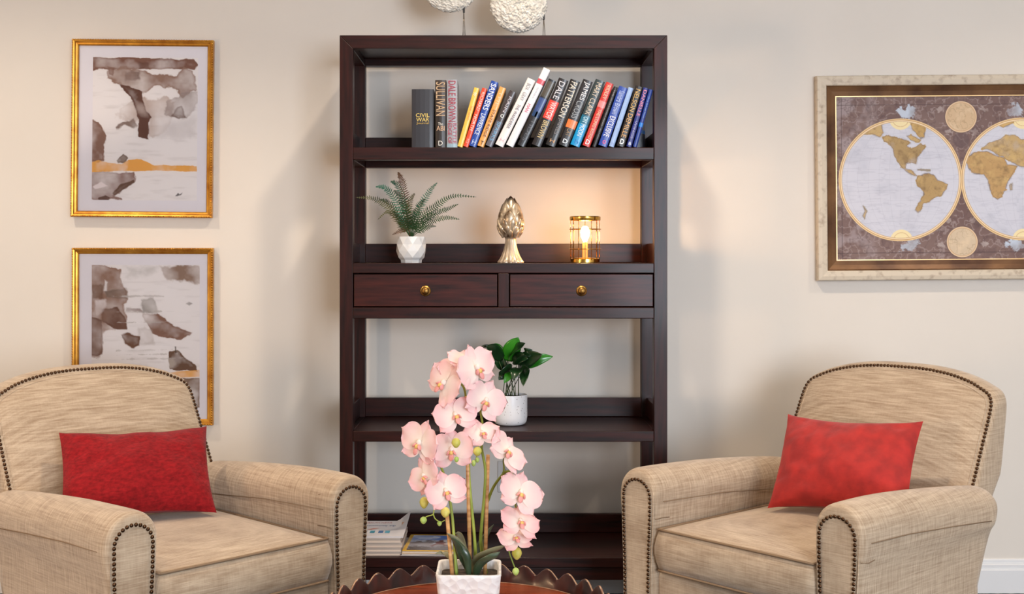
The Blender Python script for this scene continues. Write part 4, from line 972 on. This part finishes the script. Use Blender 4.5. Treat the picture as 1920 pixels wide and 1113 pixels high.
b = MB(); b.lathe([(.0095,.018),(.0095,.066),(.008,.070),(0,.070)], 20, cap=False); b.build('bulb_holder', candle, lamp, smooth=True, angle=40)
bulbm = mat('lit_bulb', (255,235,200), .4, emis=(255,196,128), es=420)
b = MB(); b.lathe([(.004,.070),(.008,.076),(.0135,.090),(.0155,.102),(.0135,.113),(.008,.121),(0,.124)], 24, cap=False); b.build('bulb', bulbm, lamp, smooth=True)
gm, nt, bs = nodes('clear_glass')
nt.nodes.remove(bs); g1 = nt.nodes.new('ShaderNodeBsdfGlossy'); g1.inputs['Roughness'].default_value = .05; t1 = nt.nodes.new('ShaderNodeBsdfTransparent'); t1.inputs[0].default_value = (1,.97,.93,1); m1_ = nt.nodes.new('ShaderNodeMixShader')
f1 = nt.nodes.new('ShaderNodeLayerWeight'); f1.inputs[0].default_value = .07; nt.links.new(f1.outputs['Fresnel'], m1_.inputs[0]); nt.links.new(t1.outputs[0], m1_.inputs[1]); nt.links.new(g1.outputs[0], m1_.inputs[2]); nt.links.new(m1_.outputs[0], nt.nodes['Material Output'].inputs[0])
b = MB(); b.lathe([(.041,.017),(.041,.140)], 40, cap=False); b.build('glass_cylinder', gm, lamp, smooth=True)
# ------------------------------------------------------------------ leafy plant in speckled pot
SH3 = fz(808); GY = 4.10; gx = at(957,0,GY).x
gp = thing('potted_plant', 'dark green broad-leaved plant in a white speckled pot, on the shelf below the drawers', 'plant', (gx,GY,SH3))
spk, nt, bs = nodes('speckled_ceramic'); bs.inputs['Roughness'].default_value = .35
tc = nt.nodes.new('ShaderNodeTexCoord'); vo = nt.nodes.new('ShaderNodeTexVoronoi'); vo.inputs['Scale'].default_value = 95
rp = nt.nodes.new('ShaderNodeValToRGB'); rp.color_ramp.elements[0].position = .10; rp.color_ramp.elements[0].color = (*lin((110,104,104)),1); rp.color_ramp.elements[1].position = .17; rp.color_ramp.elements[1].color = (*lin((228,228,232)),1)
nt.links.new(tc.outputs['Object'], vo.inputs['Vector']); nt.links.new(vo.outputs['Distance'], rp.inputs[0]); nt.links.new(rp.outputs[0], bs.inputs['Base Color'])
b = MB(); b.lathe([(0,0),(.040,0),(.050,.004),(.055,.012),(.0575,.028),(.0575,.098),(.0565,.102),(.0545,.102),(.0535,.098),(.053,.090),(0,.090)], 40, cap=False); b.build('pot', spk, gp, smooth=True, angle=40)
b = MB(); b.lathe([(0,.0905),(.0525,.0905),(.0525,.093),(0,.095)], 24, cap=False); b.build('soil', soilm, gp)
gl1 = noisy('bright_leaf', (32,112,20), (64,156,38), (1,1,1), 18, .3, coat=.3); gl2 = noisy('dark_leaf', (14,40,18), (34,70,34), (1,1,1), 18, .3, coat=.3)
def Lg(x,y,Y): return at(x,y,Y)-Vector((gx,GY,SH3))
def gleaf(bx,by,tx,ty,wpx,m_,Y0=4.08,Y1=4.04,bend=4,side=Vector((1,0,0)),fold=.2):
    a = Lg(bx,by,Y0); c_ = Lg(tx,ty,Y1); mid = (a+c_)/2+Vector((0,-.01,bend/560))
    o = leaf_mesh([a,mid,c_], wpx/555, fold, 14, 6, sharp=.75, side=side).build('leaf', m_, gp, smooth=True); s_ = o.modifiers.new('solid','SOLIDIFY'); s_.thickness = .0008
    return a
up = Vector((0,0,1)); di = Vector((.5,0,.86))
LV = [(952,677,972,632,34,gl1,Vector((1,0,0))),(955,668,985,643,22,gl2,di),(944,672,912,648,26,gl2,Vector((.3,0,1))),(925,650,895,654,6,gl2,up),(946,660,915,649,16,gl1,Vector((.3,0,1))),
      (972,685,1017,664,32,gl2,Vector((-.2,0,1))),(985,685,1037,668,22,gl1,Vector((-.1,0,1))),(970,682,998,655,30,gl2,Vector((.7,0,.7))),(985,690,981,724,20,gl2,Vector((1,0,.2))),
      (960,690,935,712,28,gl2,Vector((.6,0,.8))),(965,695,945,718,20,gl1,Vector((1,0,.3))),(972,690,962,712,24,gl2,Vector((1,0,0))),(950,690,925,676,22,gl2,Vector((.3,0,1))),(962,676,990,672,24,gl2,Vector((0,.3,1))),(978,700,992,690,20,gl2,Vector((-.3,0,1)))]
for i, (bx,by,tx,ty,wp,m_,sd_) in enumerate(LV):
    a = gleaf(bx,by,tx,ty,wp,m_,4.10-(i%4)*.015,4.06-(i%3)*.03,4,sd_)
stg = noisy('plant_stem', (52,66,34), (88,98,56), (1,1,1), 10, .5)
for i in range(12):
    bx,by = LV[i][0],LV[i][1]; s0 = Vector(((i%6-2.5)*.011,(i%3-1)*.015,.09)); b = MB(); e = Lg(bx,by,4.10-(i%4)*.015)
    b.tube(smooth_line([s0, (s0+e)/2+Vector((0,0,.006)), e], 10), .0018, 6, r1=.0012); b.build('stem', stg, gp, smooth=True)
# ------------------------------------------------------------------ magazines on the lowest shelf
SH4 = fz(1045)+.0004
MAGG = 'magazines and paperbacks stacked on the bottom shelf'
mx0 = at(667,0,3.97).x; mx1 = at(754,0,3.97).x
pg2 = noisy('page_edges', (226,212,200), (196,178,164), (2,2,260), 2, .85)
zc = SH4; cols_ = [(214,200,190),(222,206,196),(190,172,160),(224,212,204)]
for i, (t_, lb) in enumerate(((.0135,'bottom pale paperback of the stack on the lowest shelf'),(.0135,'second pale paperback from the bottom of the stack on the lowest shelf'),(.0155,'third pale paperback up, in the middle of the stack on the lowest shelf'),(.015,'pale paperback directly under the glossy white magazine, on the stack'))):
    dx = (.000,-.001,.003,-.002)[i]
    r = thing('paperback_book', lb, 'book', ((mx0+mx1)/2+dx, 3.965, zc), (0,0,0), MAGG); w_ = (mx1-mx0)/2-.002
    b = MB(); b.box(-w_,w_,0,.235,0,.0012); b.box(-w_,w_,0,.235,t_-.0014,t_-.0002); b.box(-w_,-w_+.001,0,.235,.0012,t_-.0014); b.build('cover', pm(cols_[i]), r)
    b = MB(); b.box(-w_+.001,w_-.001,.002,.232,.0012,t_-.0014); b.build('pages', pg2, r)
    zc += t_
r = thing('magazine', 'glossy white magazine with small blue pictures and a curled corner, topmost of the stack', 'magazine', ((mx0+mx1)/2, 3.965, zc), (0,0,0), MAGG)
b = MB(); n = 16; vs = []; w_ = .080
for j in range(n+1):
    for i in range(n+1):
        x = -w_+2*w_*i/n; y = .002+.235*j/n; cu_ = max(0, (x/w_-.55))*max(0,(y/.235)-.25)*2; vs.append((x+cu_*.012, y-cu_*.02, .005+cu_*.055))
mag_c = Canvas(0,1,0,1, 60, (226,224,230))
b.add(vs, [(j*(n+1)+i, j*(n+1)+i+1, (j+1)*(n+1)+i+1, (j+1)*(n+1)+i) for j in range(n) for i in range(n)])
vs2 = [(x,y,max(.0002,z-.0045)) for x,y,z in vs]
b.add(vs2, [(j*(n+1)+i, (j+1)*(n+1)+i, (j+1)*(n+1)+i+1, j*(n+1)+i+1) for j in range(n) for i in range(n)])
per_ = [(i,0) for i in range(n)]+[(n,j) for j in range(n)]+[(n-i,n) for i in range(n)]+[(0,n-j) for j in range(n)]
q0 = (n+1)*(n+1)
for a_, c_ in zip(per_, per_[1:]+per_[:1]):
    A_ = a_[1]*(n+1)+a_[0]; B_ = c_[1]*(n+1)+c_[0]; b.f.append((A_, A_+q0, B_+q0, B_))
b.build('cover', pm((226,222,228), .3), r, smooth=True, angle=40)
text('community digest', 'cover_lettering', mat('ink', (120,130,160), .5), r, .02, (.0,.16,.0054), (0,0,0), width=.115, height=.022)
text('HEALTH NEWS', 'cover_lettering', mat('ink', (190,120,120), .5), r, .02, (-.02,.205,.0054), (0,0,0), width=.09, height=.014)
for i, (x,cc) in enumerate(((-.062,(50,90,130)),(-.036,(40,140,170)),(-.008,(60,110,170)),(.014,(90,170,200)))):
    b = MB(); b.add([(x,.05,.0054),(x+.016,.05,.0054),(x+.016,.085,.0054),(x,.085,.0054)], [(0,1,2,3)]); b.build('cover_picture', mat('picture', cc, .4), r)
b = MB(); b.add([(-.05,.10,.0054),(-.035,.10,.0054),(-.01,.125,.0054),(-.03,.12,.0054)], [(0,1,2,3)]); b.build('cover_picture', mat('picture', (214,110,70), .4), r)
# curled inner page with an orange picture
b = MB(); vs = []
for j in range(7):
    for i in range(7): vs.append((.064+.018*i/6, .09+.06*j/6+.01*i/6, .000+.020*(j/6)+.003*i/6-.001))
b.add(vs, [(j*7+i,j*7+i+1,(j+1)*7+i+1,(j+1)*7+i) for j in range(6) for i in range(6)])
o = b.build('loose_page', noisy('page_picture', (196,128,58), (226,206,196), (1,1,1), 60, .5), r)
# yellow bordered magazines lying askew
yx = at(808,0,4.05).x
z = SH4
specs = [('dark covered magazine at the bottom of the small pile beside the paperbacks', (60,54,66), .004, -.03), ('pale magazine in the middle of the small pile beside the paperbacks', (206,200,200), .006, .02)]
for lb, cc, t_, rt in specs:
    r = thing('magazine', lb, 'magazine', (yx-.008, 4.06, z), (0,0,rt), MAGG)
    b = MB(); b.box(-.085,.085,-.105,.12,0,.0006); b.box(-.085,.085,-.105,.12,t_-.0006,t_-.0001); b.build('cover', pm(cc), r)
    b = MB(); b.box(-.084,.084,-.104,.119,.0006,t_-.0006); b.build('pages', pg2, r); z += t_
z += .0001
r = thing('magazine', 'yellow bordered magazine with a brown horse on its cover, on the bottom shelf', 'magazine', (yx+.004, 4.06, z), (0,0,-.05), MAGG)
b = MB(); b.box(-.088,.088,-.108,.128,0,.0006); b.box(-.088,.088,-.108,.128,.007,.0076); b.build('cover', pm((232,182,40), .25), r)
b = MB(); b.box(-.087,.087,-.107,.127,.0006,.007); b.build('pages', pg2, r)
cv = Canvas(0,100,0,130, 110, (190,196,214))
cv.wash([(-5,-5),(105,-5),(105,38),(-5,45)], (60,110,196), .9, 12, 20, 71, 0, ns=.05); cv.wash([(10,20),(60,15),(55,30),(15,34)], (220,226,238), .8, 8, 16, 72, 0, ns=.08)
cv.wash([(-5,60),(40,48),(60,70),(100,75),(105,135),(-5,135)], (112,96,92), .8, 6, 24, 73, 0, ns=.08); cv.wash([(-5,95),(105,100),(105,135),(-5,135)], (84,74,72), .7, 8, 20, 74, 0, ns=.1)
cv.wash([(48,90),(58,72),(62,46),(72,38),(74,58),(82,64),(84,92),(76,78),(62,82),(52,98)], (116,52,38), 1, 2, 8, 75, 0, ns=.06); cv.wash([(76,40),(100,45),(100,90),(84,80)], (230,230,236), .8, 6, 16, 76, 0, ns=.06)
o = cv.build('cover_picture', artm, r, -.076, .076, -.095, .115, 0)
me = o.data
co = np.zeros(len(me.vertices)*3); me.vertices.foreach_get('co', co); co = co.reshape(-1,3); co = np.stack([co[:,0], co[:,2], np.full(len(co), .0078)], -1); me.vertices.foreach_set('co', co.ravel()); me.update()
# ------------------------------------------------------------------ coral discs on stands, on top of the bookcase
coral = noisy('white_coral', (196,190,180), (232,228,220), (1,1,1), 60, .55)
metalr = mat('stand_metal', (112,104,96), .35, .8)
blackm = mat('black_clip', (20,18,18), .4)
def disc_orn(label, px, py, rpx, rodx, rody, Y=4.10):
    c_ = at(px,py,Y); rr = rpx*Y/F; rx_ = at(rodx,0,Y).x
    r = thing('coral_disc', label, 'ornament', (c_.x, Y, ZT), (0,0,0), 'white coral discs on stands')
    zc_ = c_.z-ZT; b = MB(); n, m = 200, 130; vs = []; fs = []
    for i in range(m+1):
        t = PI*i/m
        for j in range(n):
            a = 2*PI*j/n; d = Vector((math.sin(t)*math.cos(a), math.cos(t), math.sin(t)*math.sin(a)))
            wv_ = mn.noise(Vector((d.x*5+px,d.z*5,d.y*3)))*2.2; rid = mn.noise(Vector((d.x*16+wv_,d.z*16-wv_,px)))*1.6+mn.noise(Vector((d.x*34,d.z*34,px)))*1.2
            k_ = 1+.026*rid+.012*mn.noise(d*22)
            vs.append((d.x*rr*k_, d.y*rr*.26*(1+.14*rid), zc_+d.z*rr*k_))
    for i in range(m):
        for j in range(n): fs.append((i*n+j, (i+1)*n+j, (i+1)*n+(j+1)%n, i*n+(j+1)%n))
    b.add(vs, fs); b.build('coral', coral, r, smooth=True)
    dx = rx_-c_.x; zt_ = H-(rody-481)*Y/F-ZT
    b = MB(); b.box(dx-.045,dx+.025,-.035,.035,0,.006); b.build('stand_base', blackm, r, bevel=.002)
    for sx in (-1,1):
        b = MB(); b.tube([(dx+sx*.0045,0,.004),(dx+sx*.0025,0,zt_*.5),(dx-.001,0.0,zt_-.005)], .0013, 8); b.build('rod', metalr, r, smooth=True)
    b = MB(); b.box(dx-.004,dx+.003,-.004,.004,zt_-.012,zt_+.006); b.build('clip', blackm, r, bevel=.001)
    return r
disc_orn('white coral disc on a metal stand, above the bookcase, the higher, left one', 844, -31, 54, 870, 17)
disc_orn('white coral disc on a metal stand above the bookcase, the lower, right one', 972.5, 8, 53, 1020, 30)
# ------------------------------------------------------------------ lights
def area(name, loc, target, size, power, rgb, sy=None, spread=None):
    l = bpy.data.lights.new(name, 'AREA'); l.energy = power; l.color = rgb; l.size = size
    if sy: l.shape = 'RECTANGLE'; l.size_y = sy
    if spread: l.spread = math.radians(spread)
    o = bpy.data.objects.new(name, l); COL.objects.link(o); o.location = loc
    o.rotation_euler = (Vector(target)-Vector(loc)).to_track_quat('-Z','Y').to_euler(); return o
area('window_daylight', ((W0+W1)/2, YF+.05, (WZ0+WZ1)/2), ((W0+W1)/2-.6, 4.4, 1.2), W1-W0, 330, (.80,.89,1), WZ1-WZ0)
area('left_lamp_glow', (-3.2,.9,1.0), (-.9,3.0,.6), .6, 48, (1,.66,.38))
canm = mat('downlight_trim', (240,240,236), .4); canl = mat('downlight_lens', (255,240,215), .5, emis=(255,225,180), es=12)
for i, (x,y,p) in enumerate(((.10,3.15,46),(-1.9,3.2,34),(2.2,3.1,26),(-.9,.9,34),(1.3,.9,26))):
    t_ = thing('recessed_ceiling_light', 'round recessed ceiling light %s' % ('above the bookcase','above the gilt pictures','above the world map','above the left of the seating area','above the right of the seating area')[i], 'ceiling light', (x,y,ZC), (0,0,0), 'recessed ceiling lights')
    b = MB(); b.lathe([(.075,-.004),(.095,-.004),(.095,0),(.075,0)], 32, cap=False); b.f.append(tuple()) if False else None; b.build('trim_ring', canm, t_)
    b = MB(); b.lathe([(0,-.001),(.074,-.001),(.074,0),(0,0)], 24, cap=False); b.build('lens', canl, t_)
    l = bpy.data.lights.new('downlight', 'SPOT'); l.energy = p*2.9; l.color = (1,.83,.64); l.spot_size = math.radians(125); l.spot_blend = .6; l.shadow_soft_size = .06
    o = bpy.data.objects.new('downlight', l); COL.objects.link(o); o.location = (x,y,ZC-.02)
w = bpy.data.worlds.new('world'); sc.world = w; w.use_nodes = True; w.node_tree.nodes['Background'].inputs[0].default_value = (.8,.88,1,1); w.node_tree.nodes['Background'].inputs[1].default_value = 1.0
# ------------------------------------------------------------------ camera
cam = bpy.data.cameras.new('camera'); co_ = bpy.data.objects.new('camera', cam); COL.objects.link(co_)
co_.location = (0,0,H); co_.rotation_euler = (PI/2,0,0); cam.sensor_width = 36; cam.sensor_fit = 'HORIZONTAL'; cam.lens = F/1920*36
cam.shift_x = 20/1920; cam.shift_y = -75.5/1920; cam.clip_start = .05
sc.camera = co_
vs_ = sc.view_settings; vs_.view_transform = 'Standard'; vs_.look = 'None'; vs_.gamma = 1; vs_.use_curve_mapping = False; vs_.exposure = -.30
